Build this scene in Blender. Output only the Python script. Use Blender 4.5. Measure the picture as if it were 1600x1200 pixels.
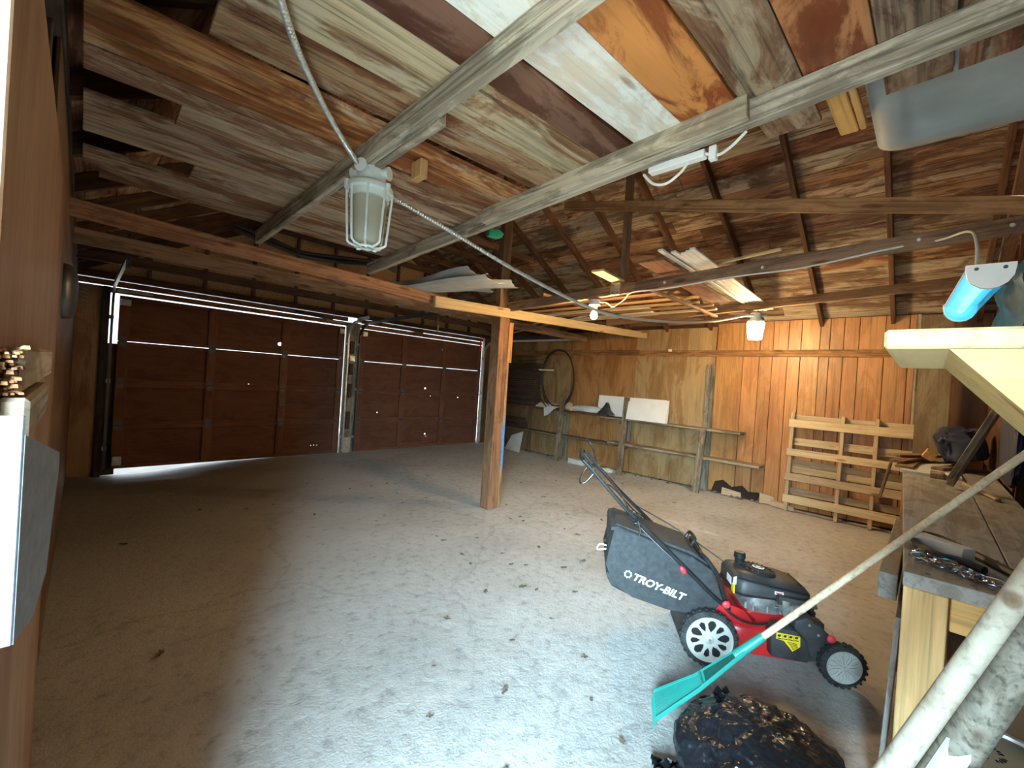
import bpy, bmesh, math, random
from mathutils import Vector, Matrix, noise
from mathutils.geometry import delaunay_2d_cdt

rnd = random.Random(7)
SC = bpy.context.scene
COL = SC.collection
for o in list(bpy.data.objects):
    bpy.data.objects.remove(o)

# ------------------------------------------------------------------ camera, world, light, exposure
cam = bpy.data.cameras.new('camera')
cam.sensor_width = 36.0
cam.lens = 36.0 * 664.2 / 1600.0
cam.clip_start = 0.02
cam.clip_end = 200
camo = bpy.data.objects.new('camera', cam)
COL.objects.link(camo)
yaw, pitch, roll = math.radians(44.655), math.radians(-0.353), math.radians(3.762)
fw = Vector((math.cos(yaw) * math.cos(pitch), math.sin(yaw) * math.cos(pitch), math.sin(pitch)))
rt = Vector((math.sin(yaw), -math.cos(yaw), 0))
up = rt.cross(fw)
R_ = math.cos(roll) * rt + math.sin(roll) * up
U_ = -math.sin(roll) * rt + math.cos(roll) * up
Mc = Matrix((R_, U_, -fw)).transposed().to_4x4()
Mc.translation = Vector((0, 0, 1.45))
camo.matrix_world = Mc
SC.camera = camo

world = bpy.data.worlds.new('sky')
SC.world = world
world.use_nodes = True
wn = world.node_tree.nodes
wl = world.node_tree.links
wn.clear()
wo = wn.new('ShaderNodeOutputWorld')
bg = wn.new('ShaderNodeBackground')
sky = wn.new('ShaderNodeTexSky')
sky.sky_type = 'HOSEK_WILKIE'
sky.sun_direction = Vector((-0.05, -0.60, 0.80)).normalized()
sky.turbidity = 4.0
sky.ground_albedo = 0.4
mixw = wn.new('ShaderNodeMixRGB')
mixw.inputs[0].default_value = 0.6
mixw.inputs[2].default_value = (0.78, 0.9, 1.0, 1)
wl.new(sky.outputs[0], mixw.inputs[1])
wl.new(mixw.outputs[0], bg.inputs[0])
bg.inputs[1].default_value = 2.6
wl.new(bg.outputs[0], wo.inputs[0])

sun = bpy.data.lights.new('sun', 'SUN')
sun.energy = 18.0
sun.angle = math.radians(0.6)
sun.color = (1.0, 0.96, 0.9)
suno = bpy.data.objects.new('sun', sun)
COL.objects.link(suno)
suno.rotation_euler = Vector((0.05, 0.60, -0.80)).normalized().to_track_quat('-Z', 'Y').to_euler()
suno.location = (-6, -2, 8)


def area_light(name, loc, tgt, sx, sy, energy, color):
    l = bpy.data.lights.new(name, 'AREA')
    l.shape = 'RECTANGLE'
    l.size, l.size_y = sx, sy
    l.energy = energy
    l.color = color
    o = bpy.data.objects.new(name, l)
    COL.objects.link(o)
    o.location = loc
    o.rotation_euler = (Vector(tgt) - Vector(loc)).to_track_quat('-Z', 'Y').to_euler()
    return o


# added area light standing in for daylight through the side door beside the camera
area_light('daylight_stand_in', (-5.2, -4.1, 3.3), (1.6, 1.3, 0.2), 7.5, 3.0, 6900.0, (0.56, 0.85, 1.0))

SC.view_settings.view_transform = 'Standard'
SC.view_settings.look = 'None'
SC.view_settings.gamma = 1.0
SC.view_settings.use_curve_mapping = False
SC.view_settings.exposure = 0.66
SC.cycles.use_denoising = True
SC.cycles.max_bounces = 10
SC.cycles.diffuse_bounces = 6
SC.cycles.glossy_bounces = 4
SC.cycles.transmission_bounces = 6
SC.cycles.transparent_max_bounces = 8
SC.cycles.sample_clamp_indirect = 6.0
SC.cycles.caustics_reflective = False
SC.cycles.caustics_refractive = False

# ------------------------------------------------------------------ materials


def new_mat(name):
    m = bpy.data.materials.new(name)
    m.use_nodes = True
    nt = m.node_tree
    b = nt.nodes['Principled BSDF']
    return m, nt, b


def N(nt, t, **kw):
    n = nt.nodes.new(t)
    for k, v in kw.items():
        setattr(n, k, v)
    return n


def ramp(nt, stops, interp='LINEAR'):
    r = nt.nodes.new('ShaderNodeValToRGB')
    r.color_ramp.interpolation = interp
    e = r.color_ramp.elements
    while len(e) < len(stops):
        e.new(0.5)
    for i, (p, c) in enumerate(stops):
        e[i].position = p
        e[i].color = (c[0], c[1], c[2], 1) if isinstance(c, (tuple, list)) else (c, c, c, 1)
    return r


def simple(name, col, rough=0.5, metal=0.0, var=0.12, vscale=6.0, bump=0.0, spec=0.5, emit=None, estr=0.0):
    m, nt, b = new_mat(name)
    tc = N(nt, 'ShaderNodeTexCoord')
    nz = N(nt, 'ShaderNodeTexNoise')
    nz.inputs['Scale'].default_value = vscale
    nz.inputs['Detail'].default_value = 5
    nt.links.new(tc.outputs['Object'], nz.inputs['Vector'])
    lo = tuple(max(0, c * (1 - var)) for c in col)
    hi = tuple(min(1, c * (1 + var)) for c in col)
    r = ramp(nt, [(0.3, lo), (0.7, hi)])
    nt.links.new(nz.outputs['Fac'], r.inputs[0])
    nt.links.new(r.outputs[0], b.inputs['Base Color'])
    b.inputs['Roughness'].default_value = rough
    b.inputs['Metallic'].default_value = metal
    b.inputs['Specular IOR Level'].default_value = spec
    if bump:
        bp = N(nt, 'ShaderNodeBump')
        bp.inputs['Strength'].default_value = bump
        bp.inputs['Distance'].default_value = 0.01
        nt.links.new(nz.outputs['Fac'], bp.inputs['Height'])
        nt.links.new(bp.outputs[0], b.inputs['Normal'])
    if emit:
        b.inputs['Emission Color'].default_value = (*emit, 1)
        b.inputs['Emission Strength'].default_value = estr
    return m


def wood(name, rough=0.75, grain=1.0, contrast=0.5, stain=0.35, knots=True, stain_col=(0.30, 0.22, 0.18), stain_scale=1.6,
         along=1.0, across=22.0, spec=0.3, pale=0.0, fine=1.0, bleach=0.0):
    """Grain runs along local X; the board's own tint comes from its object colour."""
    m, nt, b = new_mat(name)
    L = nt.links.new
    tc = N(nt, 'ShaderNodeTexCoord')
    oi = N(nt, 'ShaderNodeObjectInfo')
    off = N(nt, 'ShaderNodeVectorMath', operation='SCALE')
    cmb = N(nt, 'ShaderNodeCombineXYZ')
    L(oi.outputs['Random'], cmb.inputs[0]); L(oi.outputs['Random'], cmb.inputs[1]); L(oi.outputs['Random'], cmb.inputs[2])
    L(cmb.outputs[0], off.inputs[0]); off.inputs['Scale'].default_value = 37.0
    add = N(nt, 'ShaderNodeVectorMath', operation='ADD')
    L(tc.outputs['Object'], add.inputs[0]); L(off.outputs[0], add.inputs[1])
    mp = N(nt, 'ShaderNodeMapping')
    mp.inputs['Scale'].default_value = (along * grain, across * grain, across * grain)
    L(add.outputs[0], mp.inputs['Vector'])
    n1 = N(nt, 'ShaderNodeTexNoise')
    n1.inputs['Scale'].default_value = 1.6
    n1.inputs['Detail'].default_value = 7
    n1.inputs['Roughness'].default_value = 0.62
    n1.inputs['Distortion'].default_value = 0.5
    L(mp.outputs[0], n1.inputs['Vector'])
    c = contrast
    r1 = ramp(nt, [(0.30, 1 - c), (0.48, 1 - c * 0.35), (0.62, 1.0 + pale), (0.78, 1 - c * 0.15)])
    L(n1.outputs['Fac'], r1.inputs[0])
    mp2 = N(nt, 'ShaderNodeMapping')
    mp2.inputs['Scale'].default_value = (stain_scale, stain_scale * 3.2, stain_scale * 3.2)
    L(add.outputs[0], mp2.inputs['Vector'])
    n2 = N(nt, 'ShaderNodeTexNoise')
    n2.inputs['Scale'].default_value = 1.2
    n2.inputs['Detail'].default_value = 8
    n2.inputs['Roughness'].default_value = 0.7
    n2.inputs['Distortion'].default_value = 0.8
    L(mp2.outputs[0], n2.inputs['Vector'])
    r2 = ramp(nt, [(0.47, 0.0), (0.55, stain), (0.72, min(1, stain * 1.4))])
    L(n2.outputs['Fac'], r2.inputs[0])
    mul0 = N(nt, 'ShaderNodeMixRGB', blend_type='MULTIPLY')
    mul0.inputs[0].default_value = 1.0
    L(oi.outputs['Color'], mul0.inputs[1]); L(r1.outputs[0], mul0.inputs[2])
    mpf = N(nt, 'ShaderNodeMapping')
    mpf.inputs['Scale'].default_value = (1.6, 75 * fine, 75 * fine)
    L(add.outputs[0], mpf.inputs['Vector'])
    nf = N(nt, 'ShaderNodeTexNoise')
    nf.inputs['Scale'].default_value = 1.0
    nf.inputs['Detail'].default_value = 4
    nf.inputs['Distortion'].default_value = 0.3
    L(mpf.outputs[0], nf.inputs['Vector'])
    rf = ramp(nt, [(0.32, 1 - 1.1 * c), (0.47, 1.0), (0.7, 1.0)])
    L(nf.outputs['Fac'], rf.inputs[0])
    mul = N(nt, 'ShaderNodeMixRGB', blend_type='MULTIPLY')
    mul.inputs[0].default_value = 1.0
    L(mul0.outputs[0], mul.inputs[1]); L(rf.outputs[0], mul.inputs[2])
    if bleach:
        nb = N(nt, 'ShaderNodeTexNoise')
        nb.inputs['Scale'].default_value = 1.0
        nb.inputs['Detail'].default_value = 8
        nb.inputs['Roughness'].default_value = 0.72
        mpb = N(nt, 'ShaderNodeMapping')
        mpb.inputs['Scale'].default_value = (1.7, 7.5, 7.5)
        mpb.inputs['Location'].default_value = (4.0, 7.0, 1.0)
        L(add.outputs[0], mpb.inputs['Vector']); L(mpb.outputs[0], nb.inputs['Vector'])
        rb = ramp(nt, [(0.50, 0.0), (0.62, bleach)])
        L(nb.outputs['Fac'], rb.inputs[0])
        mb = N(nt, 'ShaderNodeMixRGB')
        L(rb.outputs[0], mb.inputs[0]); L(mul.outputs[0], mb.inputs[1])
        mb.inputs[2].default_value = (0.55, 0.47, 0.34, 1)
        mul = mb
    mul2 = N(nt, 'ShaderNodeMixRGB', blend_type='MULTIPLY')
    L(r2.outputs[0], mul2.inputs[0]); L(mul.outputs[0], mul2.inputs[1])
    mul2.inputs[2].default_value = (*stain_col, 1)
    last = mul2
    if knots:
        mp3 = N(nt, 'ShaderNodeMapping')
        mp3.inputs['Scale'].default_value = (2.2, 9.0, 9.0)
        L(add.outputs[0], mp3.inputs['Vector'])
        vo = N(nt, 'ShaderNodeTexVoronoi')
        vo.inputs['Scale'].default_value = 1.0
        L(mp3.outputs[0], vo.inputs['Vector'])
        rk = ramp(nt, [(0.0, 1.0), (0.10, 0.75), (0.16, 0.0)])
        L(vo.outputs['Distance'], rk.inputs[0])
        mk = N(nt, 'ShaderNodeMixRGB', blend_type='MULTIPLY')
        L(rk.outputs[0], mk.inputs[0]); L(mul2.outputs[0], mk.inputs[1])
        mk.inputs[2].default_value = (0.42, 0.3, 0.22, 1)
        last = mk
    L(last.outputs[0], b.inputs['Base Color'])
    b.inputs['Roughness'].default_value = rough
    b.inputs['Specular IOR Level'].default_value = spec
    bp = N(nt, 'ShaderNodeBump')
    bp.inputs['Strength'].default_value = 0.25
    bp.inputs['Distance'].default_value = 0.004
    L(n1.outputs['Fac'], bp.inputs['Height'])
    L(bp.outputs[0], b.inputs['Normal'])
    return m


M = {}
M['timber'] = wood('timber', contrast=0.45, stain=0.45)
M['weathered'] = wood('weathered_timber', contrast=0.5, stain=0.65, stain_col=(0.42, 0.38, 0.34), stain_scale=2.2)
M['deck'] = wood('loft_board', contrast=0.55, stain=0.8, stain_col=(0.42, 0.22, 0.14), stain_scale=1.5, across=16, bleach=0.55)
M['ply_stained'] = wood('stained_plywood', contrast=0.18, stain=0.85, stain_col=(0.34, 0.14, 0.07), stain_scale=1.5, across=6, knots=False, rough=0.45, spec=0.5, fine=0.5)
M['ply_white'] = wood('whitewashed_plywood', contrast=0.12, stain=0.4, stain_col=(0.62, 0.42, 0.22), stain_scale=2.0, across=7, knots=True)
M['roof_board'] = wood('roof_board', contrast=0.6, stain=0.75, stain_col=(0.3, 0.17, 0.11), stain_scale=1.1, across=14, bleach=0.3)
M['plywood'] = wood('wall_plywood', contrast=0.24, stain=0.6, stain_col=(0.6, 0.42, 0.26), stain_scale=0.9, across=5, knots=False, rough=0.5, spec=0.4)
M['veneer'] = wood('veneer_panelling', contrast=0.3, stain=0.4, stain_col=(0.62, 0.42, 0.26), stain_scale=0.9, across=9, knots=False, rough=0.42, spec=0.5)
M['fresh'] = wood('fresh_lumber', contrast=0.25, stain=0.18, stain_col=(0.6, 0.42, 0.25), across=26)
M['hardboard'] = wood('brown_hardboard', contrast=0.16, stain=0.35, stain_col=(0.55, 0.45, 0.42), across=3, along=3, knots=False, rough=0.8, spec=0.12)
M['white_trim'] = simple('white_trim', (0.82, 0.81, 0.76), 0.5)
M['foam'] = simple('white_foam', (0.86, 0.86, 0.83), 0.7, var=0.04)
M['galv'] = simple('galvanised_steel', (0.62, 0.64, 0.64), 0.4, 0.85, var=0.25, vscale=30)
M['galv_pale'] = simple('weathered_zinc', (0.15, 0.172, 0.205), 0.55, 0.2, var=0.22, vscale=45, bump=0.15)
M['steel_dark'] = simple('dark_steel', (0.12, 0.12, 0.12), 0.45, 0.8)
M['black'] = simple('black_plastic', (0.018, 0.019, 0.02), 0.45, var=0.35, vscale=12, spec=0.3)
M['dusty_black'] = simple('dusty_black_plastic', (0.045, 0.045, 0.047), 0.5, var=0.6, vscale=9)
M['rubber'] = simple('tyre_rubber', (0.03, 0.031, 0.033), 0.75, var=0.5, vscale=20)
M['fabric_black'] = simple('black_mesh_fabric', (0.035, 0.038, 0.042), 0.8, var=0.3, vscale=40, bump=0.2)
M['grey_hub'] = simple('grey_wheel_plastic', (0.48, 0.48, 0.45), 0.5, var=0.1)
M['red'] = simple('red_paint', (0.50, 0.02, 0.022), 0.3, var=0.25, vscale=7)
M['red_plastic'] = simple('red_plastic', (0.75, 0.05, 0.07), 0.4)
M['alu'] = simple('cast_aluminium', (0.5, 0.5, 0.5), 0.42, 0.7, var=0.3, vscale=25)
M['yellow'] = simple('yellow_label', (0.9, 0.68, 0.02), 0.5, var=0.04)
M['white'] = simple('white_paint', (0.85, 0.86, 0.84), 0.45, var=0.05)
M['print_black'] = simple('black_print', (0.02, 0.02, 0.02), 0.6)
M['lamp_enamel'] = simple('lamp_enamel', (0.68, 0.74, 0.70), 0.4, var=0.12, vscale=14)
M['teal'] = simple('teal_plastic', (0.02, 0.25, 0.215), 0.4, var=0.15)
M['cord_white'] = simple('white_cable', (0.8, 0.78, 0.72), 0.5)
M['black_cable'] = simple('black_cable', (0.02, 0.02, 0.02), 0.45)
M['tub'] = simple('grey_tub_plastic', (0.26, 0.285, 0.285), 0.6, var=0.14, vscale=5)
M['sheet'] = simple('pale_siding', (0.62, 0.65, 0.64), 0.55, var=0.12)
M['card'] = simple('cardboard', (0.52, 0.38, 0.24), 0.85, var=0.1, vscale=3)
M['grey_board'] = wood('grimy_bench_ply', contrast=0.2, stain=0.55, stain_col=(0.5, 0.45, 0.4), across=4, knots=False, rough=0.6, stain_scale=2.5)
M['pail'] = simple('drab_pail', (0.36, 0.33, 0.25), 0.6)
M['navy'] = simple('navy_cloth', (0.02, 0.03, 0.07), 0.7, var=0.4)
M['blue_tarp'] = simple('blue_tarpaulin', (0.05, 0.27, 0.52), 0.45, var=0.5, vscale=5)
M['leaf'] = simple('dry_leaf', (0.17, 0.135, 0.10), 0.8, var=0.5, vscale=20)
M['chrome'] = simple('zinc_chain', (0.7, 0.73, 0.78), 0.22, 0.95, var=0.1)
M['leather'] = simple('black_leather', (0.018, 0.018, 0.02), 0.4)
M['green'] = simple('green_plastic', (0.02, 0.28, 0.2), 0.4)
M['osb'] = None
M['roof_felt'] = simple('roof_felt', (0.02, 0.018, 0.016), 0.9)
M['outside'] = simple('pale_gravel', (0.55, 0.53, 0.48), 0.9, var=0.15, vscale=3)
M['brass'] = simple('dull_bulb_base', (0.65, 0.65, 0.62), 0.4, 0.3)
M['pink_wood'] = wood('splintered_wood', contrast=0.6, stain=0.5, stain_col=(0.55, 0.3, 0.18), across=30, along=8, knots=False)
M['bone'] = simple('ivory_plastic', (0.75, 0.72, 0.6), 0.5)


def make_osb():
    m, nt, b = new_mat('strand_board')
    L = nt.links.new
    tc = N(nt, 'ShaderNodeTexCoord')
    v = N(nt, 'ShaderNodeTexVoronoi')
    mp = N(nt, 'ShaderNodeMapping')
    mp.inputs['Scale'].default_value = (22, 45, 22)
    mp.inputs['Rotation'].default_value = (0.2, 0.3, 0.6)
    L(tc.outputs['Object'], mp.inputs['Vector']); L(mp.outputs[0], v.inputs['Vector'])
    r = ramp(nt, [(0.0, (0.30, 0.16, 0.07)), (0.5, (0.55, 0.32, 0.15)), (1.0, (0.72, 0.46, 0.23))])
    sx = N(nt, 'ShaderNodeSeparateColor')
    L(v.outputs['Color'], sx.inputs[0]); L(sx.outputs[0], r.inputs[0]); L(r.outputs[0], b.inputs['Base Color'])
    b.inputs['Roughness'].default_value = 0.7
    return m


M['osb'] = make_osb()


def make_concrete():
    m, nt, b = new_mat('stained_concrete')
    L = nt.links.new
    tc = N(nt, 'ShaderNodeTexCoord')
    n1 = N(nt, 'ShaderNodeTexNoise'); n1.inputs['Scale'].default_value = 0.9; n1.inputs['Detail'].default_value = 9; n1.inputs['Roughness'].default_value = 0.65
    n2 = N(nt, 'ShaderNodeTexNoise'); n2.inputs['Scale'].default_value = 14; n2.inputs['Detail'].default_value = 8; n2.inputs['Roughness'].default_value = 0.7
    n3 = N(nt, 'ShaderNodeTexNoise'); n3.inputs['Scale'].default_value = 90; n3.inputs['Detail'].default_value = 3
    for n in (n1, n2, n3):
        L(tc.outputs['Object'], n.inputs['Vector'])
    r1 = ramp(nt, [(0.3, (0.43, 0.415, 0.395)), (0.5, (0.555, 0.54, 0.52)), (0.72, (0.63, 0.62, 0.605))])
    L(n1.outputs['Fac'], r1.inputs[0])
    r2 = ramp(nt, [(0.34, 0.62), (0.46, 0.92), (0.6, 1.0), (0.75, 1.08)])
    L(n2.outputs['Fac'], r2.inputs[0])
    mu = N(nt, 'ShaderNodeMixRGB', blend_type='MULTIPLY'); mu.inputs[0].default_value = 1
    L(r1.outputs[0], mu.inputs[1]); L(r2.outputs[0], mu.inputs[2])
    # fine cracks
    vo = N(nt, 'ShaderNodeTexVoronoi', feature='DISTANCE_TO_EDGE'); vo.inputs['Scale'].default_value = 0.55
    wv = N(nt, 'ShaderNodeVectorMath', operation='ADD')
    ns = N(nt, 'ShaderNodeTexNoise'); ns.inputs['Scale'].default_value = 3.0; ns.inputs['Detail'].default_value = 5
    sc = N(nt, 'ShaderNodeVectorMath', operation='SCALE'); sc.inputs['Scale'].default_value = 0.55
    L(tc.outputs['Object'], ns.inputs['Vector']); L(ns.outputs['Color'], sc.inputs[0])
    L(tc.outputs['Object'], wv.inputs[0]); L(sc.outputs[0], wv.inputs[1]); L(wv.outputs[0], vo.inputs['Vector'])
    rc = ramp(nt, [(0.0, 0.62), (0.006, 0.8), (0.012, 1.0)])
    L(vo.outputs['Distance'], rc.inputs[0])
    mc = N(nt, 'ShaderNodeMixRGB', blend_type='MULTIPLY'); mc.inputs[0].default_value = 0.5
    L(mu.outputs[0], mc.inputs[1]); L(rc.outputs[0], mc.inputs[2])
    # dirt blown in along the left-hand door and wall
    sp = N(nt, 'ShaderNodeSeparateXYZ'); L(tc.outputs['Object'], sp.inputs[0])
    mr = N(nt, 'ShaderNodeMapRange'); mr.inputs[1].default_value = 3.4; mr.inputs[2].default_value = 0.2
    L(sp.outputs[0], mr.inputs[0])
    mry = N(nt, 'ShaderNodeMapRange'); mry.inputs[1].default_value = 2.6; mry.inputs[2].default_value = 6.0
    L(sp.outputs[1], mry.inputs[0])
    md = N(nt, 'ShaderNodeMath', operation='MULTIPLY'); L(mr.outputs[0], md.inputs[0]); L(mry.outputs[0], md.inputs[1])
    md2 = N(nt, 'ShaderNodeMath', operation='MULTIPLY_ADD'); L(n2.outputs['Fac'], md2.inputs[0]); md2.inputs[1].default_value = 0.6; L(md.outputs[0], md2.inputs[2])
    rd = ramp(nt, [(0.4, 0.0), (1.0, 0.75)])
    L(md2.outputs[0], rd.inputs[0])
    dm = N(nt, 'ShaderNodeMixRGB'); L(rd.outputs[0], dm.inputs[0]); L(mc.outputs[0], dm.inputs[1]); dm.inputs[2].default_value = (0.24, 0.215, 0.19, 1)
    L(dm.outputs[0], b.inputs['Base Color'])
    b.inputs['Roughness'].default_value = 0.62
    b.inputs['Specular IOR Level'].default_value = 0.35
    ad = N(nt, 'ShaderNodeMath', operation='ADD'); L(n2.outputs['Fac'], ad.inputs[0])
    m3 = N(nt, 'ShaderNodeMath', operation='MULTIPLY'); L(n3.outputs['Fac'], m3.inputs[0]); m3.inputs[1].default_value = 0.25; L(m3.outputs[0], ad.inputs[1])
    bp = N(nt, 'ShaderNodeBump'); bp.inputs['Strength'].default_value = 0.55; bp.inputs['Distance'].default_value = 0.02
    L(ad.outputs[0], bp.inputs['Height']); L(bp.outputs[0], b.inputs['Normal'])
    return m


M['concrete'] = make_concrete()


def make_glass(name, col, rough, alpha_mix):
    m, nt, b = new_mat(name)
    L = nt.links.new
    out = nt.nodes['Material Output']
    tr = N(nt, 'ShaderNodeBsdfTransparent'); tr.inputs[0].default_value = (*col, 1)
    mx = N(nt, 'ShaderNodeMixShader'); mx.inputs[0].default_value = alpha_mix
    b.inputs['Base Color'].default_value = (*col, 1)
    b.inputs['Roughness'].default_value = rough
    L(tr.outputs[0], mx.inputs[1]); L(b.outputs[0], mx.inputs[2]); L(mx.outputs[0], out.inputs[0])
    return m


M['jar_glass'] = make_glass('dusty_glass', (0.66, 0.64, 0.52), 0.12, 0.5)
M['blue_lens'] = make_glass('blue_acrylic', (0.42, 0.78, 1.0), 0.12, 0.35)
M['lit_jar'] = simple('lit_frosted_glass', (0.9, 0.85, 0.7), 0.3, var=0.02, emit=(1.0, 0.72, 0.38), estr=170.0)
M['tube_reflection'] = simple('cyan_reflection_glow', (0.6, 0.9, 1.0), 0.3, var=0.02, emit=(0.22, 0.95, 1.0), estr=4.0)  # emission stands in for daylight reflected by the unlit blue fixture
M['lit_bulb'] = simple('lit_bulb', (0.9, 0.85, 0.7), 0.3, var=0.02, emit=(1.0, 0.66, 0.3), estr=800.0)

m, nt, b = new_mat('bag_polythene')
b.inputs['Base Color'].default_value = (0.012, 0.013, 0.017, 1)
b.inputs['Roughness'].default_value = 0.26
b.inputs['Specular IOR Level'].default_value = 0.4
tc = N(nt, 'ShaderNodeTexCoord'); vz = N(nt, 'ShaderNodeTexVoronoi'); vz.inputs['Scale'].default_value = 55
nt.links.new(tc.outputs['Object'], vz.inputs['Vector'])
bp = N(nt, 'ShaderNodeBump'); bp.inputs['Strength'].default_value = 0.5; bp.inputs['Distance'].default_value = 0.006
nt.links.new(vz.outputs['Distance'], bp.inputs['Height']); nt.links.new(bp.outputs[0], b.inputs['Normal'])
M['polythene'] = m

m, nt, b = new_mat('armoured_cable')
b.inputs['Base Color'].default_value = (0.62, 0.62, 0.58, 1)
b.inputs['Metallic'].default_value = 0.6
b.inputs['Roughness'].default_value = 0.4
M['armour'] = m

# ------------------------------------------------------------------ helpers
W = {}


def reg(o, Mx, parent=None):
    COL.objects.link(o)
    W[o.name] = Mx.copy()
    o.matrix_basis = Mx
    if parent is not None:
        o.parent = parent
        o.matrix_parent_inverse = W[parent.name].inverted()
    return o


def tag(o, label=None, cat=None, group=None, kind=None):
    if label: o['label'] = label
    if cat: o['category'] = cat
    if group: o['group'] = group
    if kind: o['kind'] = kind
    return o


def thing(name, label, cat, loc=(0, 0, 0), rz=0.0, group=None, Mx=None, kind=None):
    o = bpy.data.objects.new(name, None)
    o.empty_display_size = 0.1
    Mx = Mx if Mx is not None else Matrix.Translation(Vector(loc)) @ Matrix.Rotation(rz, 4, 'Z')
    reg(o, Mx)
    return tag(o, label, cat, group, kind)


def struct(name):
    o = bpy.data.objects.new(name, None)
    reg(o, Matrix())
    o['kind'] = 'structure'
    return o


def finish(name, bm, mat, parent=None, Mx=None, smooth=None, color=None):
    me = bpy.data.meshes.new(name)
    bmesh.ops.recalc_face_normals(bm, faces=bm.faces)
    bm.to_mesh(me)
    bm.free()
    for k in (mat if isinstance(mat, (list, tuple)) else [mat]):
        me.materials.append(M[k])
    if smooth is not None:
        for p in me.polygons:
            p.use_smooth = True
        try:
            me.set_sharp_from_angle(angle=math.radians(smooth))
        except Exception:
            pass
    o = bpy.data.objects.new(name, me)
    if color:
        o.color = (*color, 1)
    return reg(o, Mx if Mx is not None else Matrix(), parent)


def frame(p0, p1, upv=(0, 0, 1)):
    p0, p1, upv = Vector(p0), Vector(p1), Vector(upv)
    x = (p1 - p0).normalized()
    y = upv.cross(x)
    if y.length < 1e-5:
        y = Vector((0, 1, 0)).cross(x)
    y.normalize()
    z = x.cross(y)
    Mx = Matrix((x, y, z)).transposed().to_4x4()
    Mx.translation = p0
    return Mx, (p1 - p0).length


def box_bm(bm, x0, x1, y0, y1, z0, z1, bev=0.0, Mx=None, mi=0):
    r = bmesh.ops.create_cube(bm, size=1.0)
    vs = r['verts']
    for v in vs:
        v.co = Vector(((x0 + x1) / 2 + v.co.x * (x1 - x0), (y0 + y1) / 2 + v.co.y * (y1 - y0), (z0 + z1) / 2 + v.co.z * (z1 - z0)))
    if mi:
        for f in {f for v in vs for f in v.link_faces}:
            f.material_index = mi
    if bev:
        es = list({e for v in vs for e in v.link_edges})
        rr = bmesh.ops.bevel(bm, geom=es, offset=bev, segments=1, affect='EDGES', profile=0.5)
        vs = list({v for f in rr['faces'] for v in f.verts} | {v for v in vs if v.is_valid})
    if Mx is not None:
        for v in vs:
            v.co = Mx @ v.co
    return vs


def board(name, p0, p1, w, t, mat, color=(0.5, 0.4, 0.3), parent=None, upv=(0, 0, 1), bev=0.003, jig=0.0):
    """A plank from p0 to p1 (centre line); w across (local Y), t along the up vector (local Z)."""
    Mx, L = frame(p0, p1, upv)
    bm = bmesh.new()
    box_bm(bm, 0, L, -w / 2, w / 2, -t / 2, t / 2, min(bev, t * 0.3))
    if jig:
        for v in bm.verts:
            v.co.y += rnd.uniform(-jig, jig)
    return finish(name, bm, mat, parent, Mx, color=color)


def boxo(name, lo, hi, mat, color=(0.5, 0.5, 0.5), parent=None, bev=0.003, Mx=None):
    """Axis-aligned box whose mesh origin is its own corner and whose local X is its longest side."""
    lo, hi = Vector(lo), Vector(hi)
    d = hi - lo
    ax = max(range(3), key=lambda i: d[i])
    c = (lo + hi) / 2
    if ax == 0:
        Rm = Matrix.Identity(4)
    elif ax == 1:
        Rm = Matrix.Rotation(math.pi / 2, 4, 'Z')
    else:
        Rm = Matrix.Rotation(-math.pi / 2, 4, 'Y')
    loc = Rm.inverted() @ d
    e = Vector((abs(loc.x), abs(loc.y), abs(loc.z))) / 2
    bm = bmesh.new()
    box_bm(bm, -e.x, e.x, -e.y, e.y, -e.z, e.z, min(bev, min(e) * 0.5))
    T = Matrix.Translation(c) @ Rm
    if Mx is not None:
        T = Mx @ T
    return finish(name, bm, mat, parent, T, color=color)


def catmull(pts, n):
    P = [Vector(p) for p in pts]
    out = []
    for i in range(len(P) - 1):
        a = P[max(i - 1, 0)]; b = P[i]; c = P[i + 1]; d = P[min(i + 2, len(P) - 1)]
        for k in range(n):
            t = k / n
            out.append(0.5 * ((2 * b) + (c - a) * t + (2 * a - 5 * b + 4 * c - d) * t * t + (3 * b - a - 3 * c + d) * t ** 3))
    out.append(P[-1])
    return out


def tube_bm(bm, pts, r, n=8, closed=False, cap=True, ring=None):
    P = [Vector(p) for p in pts]
    m = len(P)
    up_ = Vector((0, 0, 1))
    rings = []
    prev = None
    for i in range(m):
        if closed:
            t = (P[(i + 1) % m] - P[i - 1]).normalized()
        else:
            t = (P[min(i + 1, m - 1)] - P[max(i - 1, 0)]).normalized()
        if prev is None:
            a = up_ if abs(t.z) < 0.9 else Vector((1, 0, 0))
            u = (a - t * a.dot(t)).normalized()
        else:
            u = (prev - t * prev.dot(t)).normalized()
        prev = u
        v = t.cross(u)
        rr = r(i / (m - 1)) if callable(r) else r
        if ring:
            rr *= ring(i)
        rings.append([bm.verts.new(P[i] + u * rr * math.cos(2 * math.pi * k / n) + v * rr * math.sin(2 * math.pi * k / n)) for k in range(n)])
    for i in range(m if closed else m - 1):
        A = rings[i]; B = rings[(i + 1) % m]
        for k in range(n):
            bm.faces.new((A[k], A[(k + 1) % n], B[(k + 1) % n], B[k]))
    if cap and not closed:
        bm.faces.new(rings[0][::-1])
        bm.faces.new(rings[-1])


def tube(name, pts, r, mat, parent=None, n=8, closed=False, smooth_n=0, Mx=None, ring=None):
    bm = bmesh.new()
    p = catmull(pts, smooth_n) if smooth_n else pts
    tube_bm(bm, p, r, n, closed, True, ring)
    return finish(name, bm, mat, parent, Mx, smooth=40)


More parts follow.
